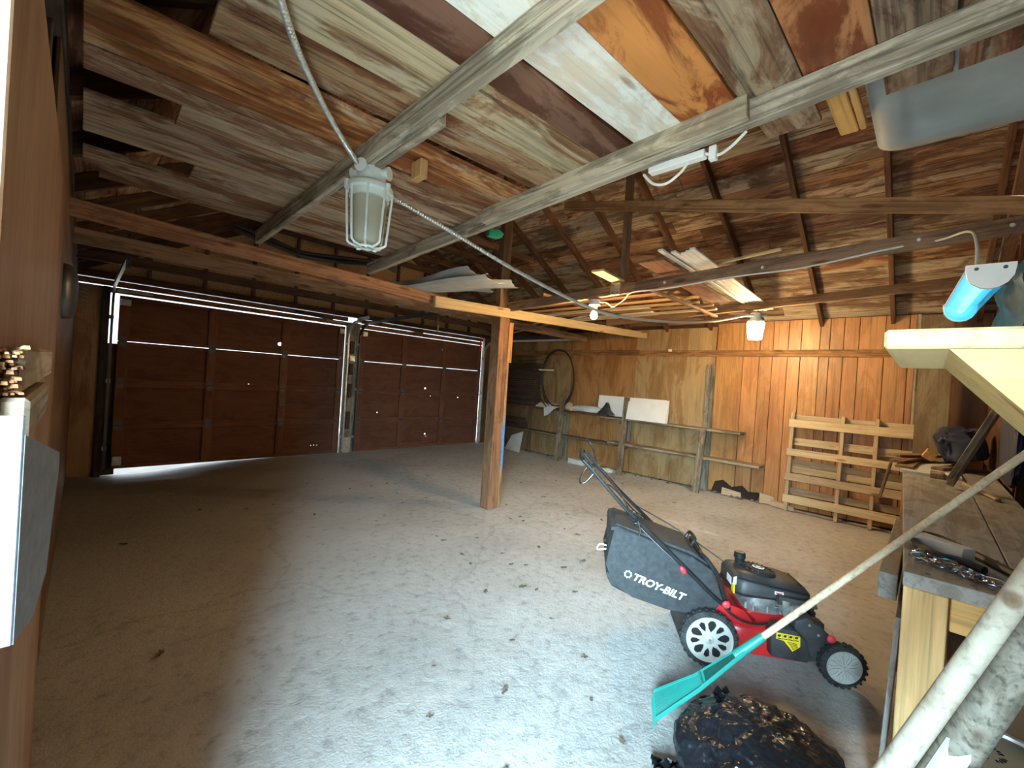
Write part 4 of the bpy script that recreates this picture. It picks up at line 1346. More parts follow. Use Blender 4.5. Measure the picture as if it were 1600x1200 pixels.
stackboards(22, 5.72, 6.92, 0.978, 'dark board in the tall pile on the upper corner shelf', 0.040)
stackboards(7, 6.05, 7.0, 0.492, 'dark board in the low pile on the lower corner shelf', 0.030)
for i, (y0_, y1_, z_) in enumerate(((5.66, 6.95, 1.93), (5.7, 6.9, 2.0))):
    tag(boxo('wall_strip', (6.6, y0_, z_), (6.69, y1_, z_ + 0.022), 'timber', (0.32, 0.23, 0.14)), ['pale strip lying above the dark stacked boards in the corner', 'topmost strip above the dark stacked boards in the corner'][i], 'wood')
tag(boxo('white_stick', (6.42, 5.25, 1.705), (6.445, 5.62, 1.73), 'white_trim', (1, 1, 1)), 'short white stick poking out beside the cable hoop', 'stick')
t = thing('cable_hoop', 'black cable coiled in a large hoop against the panelled wall', 'cable', (6.5, 5.2, 1.0))
for k in range(2):
    pts = []
    for i in range(40):
        a = 2 * math.pi * i / 40
        pts.append((6.56 - 0.10 * math.sin(a * 0.5) + 0.01 * k, 5.20 + (0.44 - 0.02 * k) * math.cos(a) * (1.0 + 0.03 * math.sin(2 * a)), 1.555 + (0.575 - 0.02 * k) * math.sin(a) + (0.03 * k if i > 12 else 0)))
    bm = bmesh.new()
    tube_bm(bm, pts, 0.012, 8, True)
    finish('loop', bm, 'black_cable', t, smooth=50)
tube('tail', [(6.50, 5.62, 1.5), (6.46, 5.60, 1.25), (6.45, 5.50, 1.10), (6.46, 5.38, 0.99)], 0.011, 'black_cable', t, 7, smooth_n=6)

# foam sheets on the upper shelf
tag(boxo('foam_sheet', (6.52, 3.0, 0.965), (6.55, 4.26, 1.315), 'foam', (1, 1, 1), None, 0.004, Matrix.Translation((6.5, 0, 0.95)) @ Matrix.Rotation(0.12, 4, 'Y') @ Matrix.Translation((-6.5, 0, -0.95))), 'long white foam sheet leaning behind the front upright on the shelf', 'foam')
prism('foam_sheet', [(0, 0), (0.68, 0.0), (0.70, 0.27), (0.66, 0.29), (0.02, 0.30)], 0, 0.03, 'foam', None, Matrix.Translation((6.41, 3.60, 0.948)) @ Matrix.Rotation(-math.pi / 2, 4, 'Z') @ Matrix.Rotation(math.pi / 2 - 0.1, 4, 'X'))
tag(bpy.data.objects['foam_sheet.001'], 'smaller white foam block in front on the upper shelf', 'foam')
prism('foam_piece', [(0, 0), (0.10, 0.0), (0.105, 0.36), (0.045, 0.34), (0.0, 0.28)], 0, 0.025, 'foam', None, Matrix.Translation((6.47, 3.02, 0.948)) @ Matrix.Rotation(-math.pi / 2, 4, 'Z') @ Matrix.Rotation(math.pi / 2 - 0.05, 4, 'X'))
tag(bpy.data.objects['foam_piece'], 'narrow broken white foam piece at the right end of the foam sheets', 'foam')


def crumple(name, lab, cat, c, size, mat, seed, sub=4, amp=0.25, freq=2.2, flat=True, rz=0.0, smooth=60, boxy=1.0, Mt=None):
    bm = bmesh.new()
    bmesh.ops.create_icosphere(bm, subdivisions=sub, radius=1.0)
    for v in bm.verts:
        p = v.co.copy()
        q = p * freq + Vector((seed * 3.1, seed * 1.7, seed))
        n1 = noise.noise(q); n2 = abs(noise.noise(q * 2.3)); n3 = abs(noise.noise(q * 5.1))
        k = 1 + amp * n1 - amp * 0.6 * n2 + amp * 0.18 * n3
        if boxy != 1.0:
            p = Vector([math.copysign(abs(a_) ** boxy, a_) for a_ in p])
        v.co = Vector((p.x * size[0], p.y * size[1], p.z * size[2])) * k
        if flat:
            v.co.z = max(v.co.z, -size[2] * 0.75)
    o = finish(name, bm, mat, None, Matrix.Translation(c) @ Matrix.Rotation(rz, 4, 'Z') @ (Mt or Matrix()), smooth=smooth)
    return tag(o, lab, cat)


crumple('plastic_sheeting', 'crumpled clear-grey plastic sheeting on the upper shelf left of the foam', 'plastic', (6.52, 4.42, 1.03), (0.08, 0.42, 0.07), 'sheet', 1, 3, 0.4, 3)
bm = bmesh.new()
lathe_bm(bm, [(0.0, 0.0), (0.16, 0.0), (0.15, 0.03), (0.10, 0.09), (0.05, 0.17), (0.03, 0.21), (0.0, 0.215)], 18)
for v in bm.verts:
    n_ = noise.noise(v.co * 9)
    v.co.x = v.co.x * 0.45 * (1 + 0.5 * n_); v.co.y *= 1 + 0.4 * n_
tag(finish('rag', bm, 'dusty_black', None, Matrix.Translation((6.46, 4.02, 0.977)), smooth=50), 'dark peaked rag slumped on the upper shelf against the long foam sheet', 'cloth')
crumple('paper_bag', 'pale crumpled paper bag on the upper shelf beside the left upright', 'bag', (6.5, 4.86, 1.04), (0.06, 0.09, 0.09), 'card', 5, 3, 0.4)
for i in range(5):
    tag(prism('paper_stack', [(0, 0), (0.52, 0.02), (0.50, 0.2), (0.02, 0.22)], 0, 0.016, 'sheet' if i % 2 else 'card', None, Matrix.Translation((6.45 + 0.01 * i, 5.68 - 0.02 * i, 0.978 + 0.0175 * i)) @ Matrix.Rotation(-math.pi / 2 + 0.05 * (i - 2), 4, 'Z')),
        'flat folded paper in the loose pile on the upper shelf left of the hoop', 'paper', 'papers on the upper shelf')
tag(prism('hanging_paper', [(0, 0), (0.30, 0.02), (0.12, -0.14), (0.02, -0.18)], 0, 0.006, 'sheet', None, Matrix.Translation((6.42, 5.42, 0.99)) @ Matrix.Rotation(-math.pi / 2, 4, 'Z') @ Matrix.Rotation(math.pi / 2, 4, 'X')), 'pale paper flap hanging over the shelf edge below the hoop', 'paper')
# on the floor below the shelving
tag(prism('white_board', [(0, 0), (0.42, -0.02), (0.40, 0.42), (0.10, 0.30)], 0, 0.012, 'sheet', None, Matrix.Translation((6.42, 6.42, 0.012)) @ Matrix.Rotation(-math.pi / 2, 4, 'Z') @ Matrix.Rotation(math.pi / 2 - 0.25, 4, 'X')), 'pale cut sheet leaning on the wall under the corner shelf', 'board')
tag(boxo('white_carton', (6.45, 4.45, 0.0), (6.6, 4.78, 0.09), 'sheet', (1, 1, 1), None, 0.006), 'small pale carton on the floor beside the left shelving upright', 'box')
crumple('floor_rag', 'pale crumpled rag on the floor between the shelving uprights', 'cloth', (6.42, 3.92, 0.03), (0.07, 0.16, 0.04), 'sheet', 8, 3, 0.4)
for i, (x, y, w_, h_, rz_) in enumerate(((6.62, 1.98, 0.26, 0.10, 0.1), (6.60, 1.52, 0.18, 0.14, 0.4), (6.58, 1.33, 0.30, 0.08, -0.2))):
    tag(prism('wood_scrap', [(0, 0), (w_, 0), (w_ * 0.95, h_ * 0.7), (0.0, h_)], 0, 0.015, 'fresh', None, Matrix.Translation((x, y + w_ / 2, 0.01)) @ Matrix.Rotation(-math.pi / 2 + rz_, 4, 'Z') @ Matrix.Rotation(math.pi / 2 - 0.35, 4, 'X'), color=(0.55, 0.42, 0.28)),
        ['thin pale wood scrap at the foot of the panelling, farthest from the pallet', 'upright pale wood scrap at the foot of the panelling left of the pallet', 'pale wood scrap lying nearest the pallet'][i], 'wood')
tag(prism('broken_ply', [(0, 0.0), (0.62, -0.01), (0.66, 0.12), (0.5, 0.10), (0.42, 0.17), (0.28, 0.12), (0.16, 0.2), (0.05, 0.16)], 0, 0.01, 'hardboard', None, Matrix.Translation((XW - 0.012, 2.28, 0.01)) @ Matrix.Rotation(-math.pi / 2, 4, 'Z') @ Matrix.Rotation(math.pi / 2, 4, 'X'), color=(0.05, 0.035, 0.025)),
    'dark rotted board at the foot of the panelling by the shelving end', 'board')
tag(boxo('white_tag', (XW - 0.026, 3.02, 2.10), (XW - 0.022, 3.08, 2.14), 'white', (1, 1, 1), None, 0.001), 'scrap of white paper stuck on the ledger rail', 'paper')

# ------------------------------------------------------------------ pallets leaning on the panelled wall


def pallet(label, Mx, wid, slats_front, slats_back, xs_, hgt, th=0.09, seed=3):
    rg = random.Random(seed)
    t = thing('pallet', label, 'pallet', Mx=Mx)
    # local: X along the wall (towards the corner), Z up, Y = thickness (front at -th)
    for x in xs_:
        o = boxo('stringer', (x - 0.02, -th, 0.0), (x + 0.02, 0.0, hgt), 'fresh', jit((0.60, 0.46, 0.28), 0.1), t, 0.003, Mx)
    for z, h_, c in slats_front:
        o = boxo('slat', (xs_[0] - 0.035, -th - 0.018, z), (xs_[0] + wid, -th, z + h_), 'fresh', jit(c, 0.1), t, 0.003, Mx)
    for z, h_, c in slats_back:
        o = boxo('slat', (xs_[0] - 0.02, 0.0, z), (xs_[0] + wid, 0.018, z + h_), 'fresh', jit(c, 0.1), t, 0.003, Mx)
    return t


PF = (0.66, 0.52, 0.33)
PB = (0.48, 0.38, 0.25)
zaxis = Matrix.Rotation(-math.pi / 2, 4, 'Z')
lean = Matrix.Rotation(-0.075, 4, 'X')
Mp = Matrix.Translation((6.575, 1.285, 0.0)) @ zaxis @ lean
pallet('slatted pale wooden pallet leaning upright on the panelled wall', Mp, 1.28,
       [(0.115, 0.10, PF), (0.40, 0.095, (0.56, 0.43, 0.28)), (0.72, 0.09, PF), (1.09, 0.105, PF)],
       [(0.22, 0.085, PB), (0.50, 0.085, (0.52, 0.41, 0.26)), (0.59, 0.08, PB), (0.86, 0.095, PF), (1.185, 0.075, PF)], [0.0, 0.525, 0.845], 1.285)

# ------------------------------------------------------------------ workbench along the near wall
wbn = thing('workbench', 'long grimy plywood workbench on pale timber legs', 'workbench', (1.95, -0.2, 0))


def bench_poly(name, pts, z0, z1, mat, col):
    c = Vector((pts[0][0], pts[0][1], z0))
    return prism(name, [(x - c.x, y - c.y) for x, y in pts], 0, z1 - z0, mat, wbn, Matrix.Translation(c), 0.004, col)


bench_poly('bench_top', [(1.95, 0.038), (6.1, 0.185), (6.1, -0.215), (1.95, -0.225)], 0.857, 0.905, 'grey_board', (0.45, 0.435, 0.41))
bench_poly('bench_top', [(1.95, -0.229), (6.1, -0.219), (6.1, -0.415), (1.95, -0.415)], 0.857, 0.903, 'grey_board', (0.42, 0.405, 0.385))
boxo('leg', (1.955, -0.070, 0.0), (1.995, 0.036, 0.856), 'fresh', (0.97, 0.66, 0.31), wbn)
boxo('apron', (1.975, -0.41, 0.745), (2.012, -0.076, 0.852), 'fresh', (0.96, 0.60, 0.23), wbn)
boxo('leg', (1.965, -0.41, 0.0), (2.05, -0.36, 0.74), 'fresh', (0.6, 0.42, 0.22), wbn)
for x in (3.2, 4.5, 5.85):
    yf = 0.038 + (x - 1.95) * 0.0354
    boxo('leg', (x, yf - 0.1, 0.0), (x + 0.04, yf - 0.005, 0.856), 'timber', (0.5, 0.32, 0.16), wbn)
    boxo('leg', (x, -0.41, 0.0), (x + 0.04, -0.32, 0.856), 'timber', (0.4, 0.26, 0.14), wbn)
bench_poly('front_rail', [(2.02, 0.034), (6.05, 0.178), (6.05, 0.14), (2.02, -0.002)], 0.75, 0.855, 'timber', (0.34, 0.2, 0.1))
bench_poly('lower_shelf', [(2.1, 0.01), (6.0, 0.14), (6.0, -0.4), (2.1, -0.4)], 0.12, 0.14, 'grey_board', (0.28, 0.24, 0.2))
t = boxo('ply_offcut', (2.08, 0.062, 0.03), (2.62, 0.078, 0.70), 'grey_board', (0.42, 0.41, 0.39), None, 0.002, Matrix.Translation((0, 0.062, 0)) @ Matrix.Rotation(0.035, 4, 'X') @ Matrix.Translation((0, -0.062, 0)))
tag(t, 'grey plywood offcut leaning on the front of the workbench behind the near leg', 'plywood')
t = thing('plywood_tray', 'grey plywood tray sticking out along the bench front', 'tray', (2.5, 0.09, 0.7))
boxo('tray_front', (2.24, 0.058, 0.70), (3.36, 0.115, 0.80), 'grey_board', (0.30, 0.285, 0.26), t)
boxo('hanger_board', (3.27, 0.075, 0.39), (3.33, 0.11, 0.70), 'timber', (0.34, 0.2, 0.11), t)

# things on the bench ------------------------------------------------------------
bz = 0.906


def bxy(x, y):
    return x, y


tag(tube('leather_strap', [(2.16, -0.155, bz + 0.012), (2.20, -0.10, bz + 0.014), (2.20, -0.04, bz + 0.016), (2.28, 0.005, bz + 0.018), (2.40, 0.018, bz + 0.018), (2.49, 0.005, bz + 0.018), (2.50, -0.05, bz + 0.016), (2.40, -0.12, bz + 0.014), (2.24, -0.21, bz + 0.012), (2.10, -0.27, bz + 0.012)], 0.015, 'leather', None, 8, smooth_n=6),
    'black rubber strap looped on the near end of the bench', 'strap')
t = thing('white_carton', 'small white carton inside the strap loop on the bench', 'box', (2.33, -0.05, bz))
Mcx = Matrix.Translation((2.315, -0.055, bz)) @ Matrix.Rotation(-2.25, 4, 'Z')
boxo('carton', (-0.085, -0.026, 0), (0.085, 0.03, 0.05), 'white', (1, 1, 1), t, 0.002, Mcx)
boxo('flap', (-0.112, -0.028, 0.004), (-0.086, 0.028, 0.046), 'sheet', (1, 1, 1), t, 0.008, Mcx)
t = thing('bench_bolt', 'long shiny bolt lying beside the white carton', 'bolt', (2.32, -0.13, bz))
tube('shank', [(2.40, -0.075, bz + 0.012), (2.20, -0.155, bz + 0.008)], 0.0045, 'chrome', t, 8)
for k in (0.0, 0.18):
    p = Vector((2.40, -0.075, bz + 0.012)).lerp(Vector((2.20, -0.155, bz + 0.008)), k)
    d = Vector((0.2, 0.08, 0)).normalized()
    tube('nut', [p - d * 0.004, p + d * 0.004], 0.012, 'chrome', t, 6)
# chain heap
bm = bmesh.new()
rg = random.Random(11)


def link(bm, c, rz, ry, L_=0.023, w_=0.0105, r=0.0031):
    pts = []
    for k in range(14):
        a = 2 * math.pi * k / 14
        pts.append(Vector((math.cos(a) * w_ + (L_ - w_) * (1 if math.cos(a) > 0 else -1) * min(1, abs(math.cos(a)) * 3), math.sin(a) * w_, 0)))
    Mx = Matrix.Translation(c) @ Matrix.Rotation(rz, 4, 'Z') @ Matrix.Rotation(ry, 4, 'X')
    tube_bm(bm, [Mx @ p for p in pts], r, 5, True)


for i in range(46):
    u_ = i / 45
    base = Vector((2.19, 0.0, 0)).lerp(Vector((2.045, -0.135, 0)), u_)
    s_ = 0.042 * math.sin(math.pi * min(1, u_ * 1.15 + 0.12))
    link(bm, (base.x + rg.uniform(-s_, s_), base.y + rg.uniform(-s_, s_), bz + 0.004 + rg.uniform(0, 0.014)), rg.uniform(0, 6.3), rg.choice([0.15, 1.1, -0.8]))
for i in range(9):
    link(bm, (2.06 - 0.004 * i, -0.145 - 0.024 * i, bz + 0.006 + 0.004 * (i % 2)), -1.7, 1.2 if i % 2 else 0.2)
tag(finish('steel_chain', bm, 'chrome', None, smooth=60), 'heap of bright steel chain on the near end of the bench', 'chain')
for (x, y) in ((1.985, -0.02), (1.99, -0.12), (2.0, -0.16), (2.38, -0.2)):
    bm = bmesh.new()
    tube_bm(bm, [(0, 0, 0), (0, 0, 0.006)], 0.007, 6)
    tag(finish('hex_nut', bm, 'chrome', None, Matrix.Translation((x, y, bz - 0.001))), 'small bright nut scattered on the near end of the bench', 'nut', 'loose nuts on the bench')

# far end of the bench: boards, offcuts, bag
tag(prism('board_sheet', [(0, 0), (1.25, 0.02), (1.25, -0.32), (0.0, -0.36)], 0, 0.02, 'sheet', None, Matrix.Translation((4.85, 0.16, bz))), 'pale grey sheet lying flat at the far end of the bench', 'board')
for i, (x0_, y0_, x1_, y1_, z_, w_, h_, c, lab) in enumerate((
        (5.0, 0.14, 5.9, 0.10, bz + 0.03, 0.12, 0.02, (0.34, 0.24, 0.15), 'brown board on the pale sheet at the far end of the bench'),
        (5.15, 0.20, 6.1, 0.02, bz + 0.055, 0.10, 0.024, (0.30, 0.19, 0.11), 'dark brown board crossing the pile at the far end of the bench'),
        (5.5, 0.24, 6.2, -0.14, bz + 0.08, 0.12, 0.022, (0.42, 0.28, 0.16), 'tan board on top of the pile at the far end of the bench'),
        (5.2, -0.06, 5.7, -0.22, bz + 0.03, 0.08, 0.03, (0.36, 0.27, 0.18), 'short brown offcut beside the grey prop at the far end of the bench'))):
    beam('bench_board', lab, 'wood', (x0_, y0_, z_), (x1_, y1_, z_), w_, h_, 'timber', c)
tag(boxo('wood_block', (5.42, -0.06, bz + 0.09), (5.62, 0.02, bz + 0.17), 'fresh', (0.72, 0.42, 0.16), None, 0.004, Matrix.Translation((5.5, 0, 1.05)) @ Matrix.Rotation(0.5, 4, 'X') @ Matrix.Translation((-5.5, 0, -1.05))), 'orange wood block tilted on the board pile on the bench', 'wood')
tag(boxo('wood_block', (4.75, -0.10, bz), (4.95, -0.02, bz + 0.04), 'timber', (0.4, 0.3, 0.22), None, 0.004), 'small brown block at the edge of the pale sheet on the bench', 'wood')
beam('bench_board', 'thin board sticking out past the front edge beside the pallet', 'wood', (5.3, 0.24, 0.93), (5.3, 0.30, 0.60), 0.14, 0.02, 'timber', (0.42, 0.29, 0.17), (0, 1, 0.1))
crumple('navy_bag', 'slumped navy cloth bag at the far end of the bench', 'bag', (5.78, -0.21, 1.12), (0.26, 0.16, 0.17), 'navy', 4, 5, 0.24, 1.6, True, 0.0, 40, 0.55, Matrix.Rotation(-0.25, 4, 'X'))
crumple('black_sack', 'black sack hanging on the near wall behind the grey prop', 'bag', (4.2, -0.375, 1.26), (0.36, 0.035, 0.26), 'navy', 6, 5, 0.16, 1.7, False, 0.0, 40, 0.6)
beam('bench_prop', 'grey weathered timber prop leaning from the bench top to the near wall', 'wood', (4.28, -0.12, 0.95), (4.75, -0.365, 1.52), 0.04, 0.10, 'weathered', (0.36, 0.34, 0.31), (0.8, 0, -0.6))
crumple('white_lump', 'small white scrap on the bench under the grey prop', 'debris', (4.9, -0.12, bz + 0.02), (0.06, 0.03, 0.02), 'white', 7, 2, 0.3)
beam('bench_stick', 'thin stick lying on the bench behind the rake handle', 'stick', (4.6, -0.20, bz + 0.01), (4.0, -0.32, bz + 0.012), 0.025, 0.015, 'fresh', (0.55, 0.42, 0.28))
tag(boxo('wall_outlet', (4.55, -0.418, 1.0), (4.62, -0.405, 1.11), 'bone', (1, 1, 1), None, 0.004), 'ivory wall outlet just above the bench', 'outlet')

# crumpled blue tarpaulin hung on the near wall
bm = bmesh.new()
G = []
for i in range(25):
    r_ = []
    for j in range(13):
        u_, v_ = i / 24, j / 12
        x = 3.75 + 1.75 * u_
        z = 2.42 - 0.62 * v_ - 0.12 * (1 - u_) * v_
        y = -0.40 + 0.10 * abs(noise.noise((u_ * 5, v_ * 2.0, 2.0))) + 0.05 * noise.noise((u_ * 14, v_ * 5, 4.0)) + 0.02
        r_.append(bm.verts.new((x, max(y, -0.41), z)))
    G.append(r_)
for i in range(24):
    for j in range(12):
        bm.faces.new((G[i][j], G[i + 1][j], G[i + 1][j + 1], G[i][j + 1]))
r = bmesh.ops.solidify(bm, geom=bm.faces[:], thickness=0.004)
tag(finish('blue_tarpaulin', bm, 'blue_tarp', None, smooth=50), 'crumpled blue tarpaulin hung on the near wall behind the tube lamp', 'tarpaulin')

# ------------------------------------------------------------------ shelf bracket close to the camera
t = thing('wall_shelf', 'thick pale plank shelf on a sloping gusset just right of the camera', 'shelf', (0.775, -0.2, 1.52))
board('shelf_board', (0.62, -0.19, 1.5235), (0.935, -0.19, 1.5235), 0.462, 0.021, 'fresh', (0.32, 0.235, 0.12), t)
bm = bmesh.new()
prism_bm(bm, [(-0.010, 1.5125), (-0.38, 1.5125), (-0.38, 1.15), (-0.33, 1.15)], 0.0, 0.27)
finish('gusset', bm, 'fresh', t, Matrix(((0, 0, 1, 0.622), (1, 0, 0, 0), (0, 1, 0, 0), (0, 0, 0, 1))), color=(0.31, 0.21, 0.075))
boxo('cleat', (0.63, -0.43, 1.43), (0.93, -0.385, 1.512), 'fresh', (0.7, 0.5, 0.26), t)

# ------------------------------------------------------------------ under the bench
t = thing('cardboard_box', 'brown cardboard box under the near end of the bench', 'box', (2.3, -0.25, 0))
boxo('carton', (2.06, -0.40, 0.145), (2.55, -0.095, 0.58), 'card', (1, 1, 1), t, 0.004)
boxo('flap', (2.052, -0.40, 0.40), (2.058, -0.10, 0.575), 'card', (1, 1, 1), t, 0.001)
PC = Vector((1.665, -0.205, 0))
t = thing('pail', 'drab round pail with a black printed emblem on its lid, beside the bench leg', 'pail', PC)
lathe('pail_body', [(0.0, 0.003), (0.115, 0.003), (0.12, 0.02), (0.145, 0.545), (0.139, 0.545), (0.113, 0.03), (0.0, 0.02)], 'pail', t, Matrix.Translation(PC), 36)
lathe('pail_lid', [(0.0, 0.53), (0.146, 0.53), (0.150, 0.535), (0.150, 0.555), (0.146, 0.560), (0.138, 0.558), (0.132, 0.555), (0.0, 0.555)], 'pail', t, Matrix.Translation(PC), 40)
bm = bmesh.new()
for k in range(16):
    if k in (3, 8, 12):
        continue
    a0 = 2.4 + k * 0.30
    R1, R0 = 0.036, 0.027 if k % 3 else 0.023
    bm.faces.new([bm.verts.new((r_ * math.cos(a_), r_ * math.sin(a_), 0)) for r_, a_ in ((R0, a0), (R1, a0), (R1, a0 + 0.19), (R0, a0 + 0.19))])
bm.faces.new([bm.verts.new(p_) for p_ in ((-0.010, -0.004, 0), (0.004, -0.010, 0), (0.006, 0.006, 0))])
bmesh.ops.solidify(bm, geom=bm.faces[:], thickness=0.0008)
finish('emblem', bm, 'print_black', t, Matrix.Translation((1.722, -0.150, 0.5562)))
tag(tube('grey_cable', [(1.74, -0.06, 0.53), (1.77, -0.095, 0.565), (1.80, -0.145, 0.573), (1.805, -0.20, 0.573), (1.785, -0.255, 0.573), (1.74, -0.33, 0.56), (1.70, -0.39, 0.50)], 0.010, 'galv', None, 8, smooth_n=6), 'grey cable draped over the far rim of the pail lid', 'cable')
bm = bmesh.new()
prism_bm(bm, [(0, 0), (0.27, 0), (0.285, 0.03), (0.25, 0.06), (0.15, 0.075), (0.09, 0.11), (0.0, 0.11), (-0.015, 0.05)], 0, 0.095, None, 0.012)
tag(finish('black_shoe', bm, 'leather', None, Matrix.Translation((2.35, -0.15, 0.585)) @ Matrix.Rotation(-1.2, 4, 'Z') @ Matrix.Rotation(math.pi / 2, 4, 'X'), smooth=40), 'black shoe lying on the cardboard box under the bench', 'shoe')

# ------------------------------------------------------------------ lawn mower
mu = Vector((0.569, -0.823, 0)).normalized()
mv = Vector((-mu.y, mu.x, 0))
MM = Matrix((mu, mv, Vector((0, 0, 1)))).transposed().to_4x4()
MM.translation = Vector((2.44, 0.80, 0))
mow = thing('lawn_mower', 'red push lawn mower with a black grass bag on the concrete floor', 'lawn mower', Mx=MM)


def plate2d(outline, holes, t):
    pts, edges = [], []
    for poly in [outline] + holes:
        k0 = len(pts)
        pts += [Vector(p) for p in poly]
        edges += [(k0 + i, k0 + (i + 1) % len(poly)) for i in range(len(poly))]
    vs, es, fs, _, _, _ = delaunay_2d_cdt(pts, edges, [], 0, 1e-6)

    def inside(p, poly):
        r_ = False
        for i in range(len(poly)):
            a, b_ = poly[i], poly[i - 1]
            if (a[1] > p.y) != (b_[1] > p.y) and p.x < (b_[0] - a[0]) * (p.y - a[1]) / (b_[1] - a[1]) + a[0]:
                r_ = not r_
        return r_
    bm = bmesh.new()
    A = [bm.verts.new((v.x, v.y, t / 2)) for v in vs]
    B = [bm.verts.new((v.x, v.y, -t / 2)) for v in vs]
    cnt = {}
    for f in fs:
        c = sum((vs[i] for i in f), Vector((0, 0))) / len(f)
        if not inside(c, outline) or any(inside(c, h) for h in holes):
            continue
        bm.faces.new([A[i] for i in f])
        bm.faces.new([B[i] for i in reversed(f)])
        for i in range(len(f)):
            e = tuple(sorted((f[i], f[(i + 1) % len(f)])))
            cnt[e] = cnt.get(e, 0) + 1
    for (i, j), c in cnt.items():
        if c == 1:
            bm.faces.new((A[i], A[j], B[j], B[i]))
    return bm


def wheel(name, c, R, w_, side, nlug, open_):
    Mx = MM @ Matrix.Translation(c) @ Matrix.Rotation(math.pi / 2 * side, 4, 'X')
    bm = bmesh.new()
    h = w_ / 2
    lathe_bm(bm, [(R - 0.030, -h), (R - 0.012, -h), (R - 0.004, -h + 0.008), (R - 0.004, h - 0.008), (R - 0.012, h), (R - 0.030, h)], 48, None, True)
    for k in range(nlug):
        a = 2 * math.pi * k / nlug
        for s_, off in ((-1, 0), (1, 0.5)):
            aa = a + off * 2 * math.pi / nlug
            box_bm(bm, R - 0.008, R, -0.006, 0.006, s_ * 0.004 if s_ > 0 else -h + 0.004, h - 0.004 if s_ > 0 else -0.004, 0, Matrix.Rotation(aa, 4, 'Z'))
            box_bm(bm, R - 0.022, R - 0.003, -0.005, 0.005, s_ * (h + 0.001) - 0.003, s_ * (h + 0.001) + 0.003, 0, Matrix.Rotation(aa, 4, 'Z'))
    ty = finish(name, bm, 'rubber', mow, Mx, smooth=30)
    r0 = R - 0.029
    holes = []
    if open_:
        nh = 10
        for k in range(nh):
            a = 2 * math.pi * k / nh + 0.2
            pr = [(0.33, 0.0), (0.48, 0.12), (0.68, 0.19), (0.82, 0.11), (0.86, 0.0), (0.82, -0.11), (0.68, -0.19), (0.48, -0.12)]
            if k % 2:
                pr = [(0.38, 0.0), (0.54, 0.10), (0.74, 0.13), (0.83, 0.0), (0.74, -0.13), (0.54, -0.10)]
            holes.append([(r0 * (x * math.cos(a) - y * math.sin(a)), r0 * (x * math.sin(a) + y * math.cos(a))) for x, y in pr])
    out = [(r0 * math.cos(2 * math.pi * k / 48), r0 * math.sin(2 * math.pi * k / 48)) for k in range(48)]
    bm = plate2d(out, holes, 0.006)
    for v in bm.verts:
        v.co.z += h * 0.72 + 0.010 * max(0.0, 0.5 - v.co.xy.length / r0)
    lathe_bm(bm, [(r0 - 0.008, h - 0.002), (r0, h + 0.002), (r0 + 0.002, h - 0.003), (r0 - 0.002, h * 0.6), (r0 - 0.008, h * 0.7)], 48, None, True)
    for k in range(0 if open_ else 8):
        a = 2 * math.pi * (k + 0.5) / (10 if open_ else 8) + 0.2
        for s_ in (-1, 1):
            pts = [(0.16, 0.02 * s_), (0.40, 0.055 * s_), (0.62, 0.16 * s_), (0.94, 0.14 * s_)] if not open_ else [(0.2, 0.03 * s_), (0.5, 0.06 * s_), (0.75, 0.12 * s_), (0.95, 0.16 * s_)]
            tube_bm(bm, [(r0 * (x * math.cos(a) - y * math.sin(a)), r0 * (x * math.sin(a) + y * math.cos(a)), h * 0.74 + 0.004 + 0.006 * (1 - x)) for x, y in pts], 0.0045 if open_ else 0.0055, 6)
    lathe_bm(bm, [(0.0, h + 0.006), (0.014, h + 0.005), (0.022, h), (0.026, h * 0.72), (0.0, h * 0.72)], 20)
    finish('wheel_hub', bm, 'grey_hub', ty, Mx, smooth=35)
    bm = bmesh.new()
    lathe_bm(bm, [(0.0, h * 0.2), (r0, h * 0.2), (r0, h * 0.1), (0.0, h * 0.1)], 32)
    finish('wheel_back', bm, 'black', ty, Mx)
    bm = bmesh.new()
    tube_bm(bm, [(0, 0, h), (0, 0, h + 0.010)], 0.008, 6)
    finish('axle_nut', bm, 'alu', ty, Mx)
    return ty


wheel('rear_wheel', (0.0, -0.022, 0.147), 0.147, 0.05, 1, 26, True)
wheel('rear_wheel', (0.0, 0.49, 0.147), 0.147, 0.05, -1, 26, True)
wheel('front_wheel', (0.648, -0.015, 0.11), 0.11, 0.045, 1, 22, False)
wheel('front_wheel', (0.648, 0.48, 0.11), 0.11, 0.045, -1, 22, False)


def loft(name, loops, mat, parent, smooth=40, capb=True):
    bm = bmesh.new()
    RL = [[bm.verts.new((x, y, z(x, y) if callable(z) else z)) for x, y in pts] for pts, z in loops]
    for A, B in zip(RL, RL[1:]):
        n = len(A)
        for k in range(n):
            bm.faces.new((A[k], A[(k + 1) % n], B[(k + 1) % n], B[k]))
    bm.faces.new(RL[-1])
    if capb:
        bm.faces.new(RL[0][::-1])
    return finish(name, bm, mat, parent, MM, smooth=smooth)


dkk = loft('deck', [(rr(0.03, 0.63, 0.02, 0.455, 0.17, 8), 0.072), (rr(0.025, 0.635, 0.015, 0.46, 0.17, 8), 0.08), (rr(0.03, 0.63, 0.02, 0.455, 0.17, 8), 0.19), (rr(0.045, 0.615, 0.035, 0.44, 0.16, 8), 0.215),
                    (rr(0.08, 0.58, 0.075, 0.40, 0.14, 8), 0.228), (rr(0.10, 0.56, 0.095, 0.38, 0.13, 8), 0.245), (rr(0.13, 0.53, 0.115, 0.36, 0.12, 8), 0.262)], 'red', mow, 45)
TXZ = Matrix(((1, 0, 0, 0), (0, 0, 1, 0), (0, 1, 0, 0), (0, 0, 0, 1)))   # prism in the X-Z plane, depth along Y


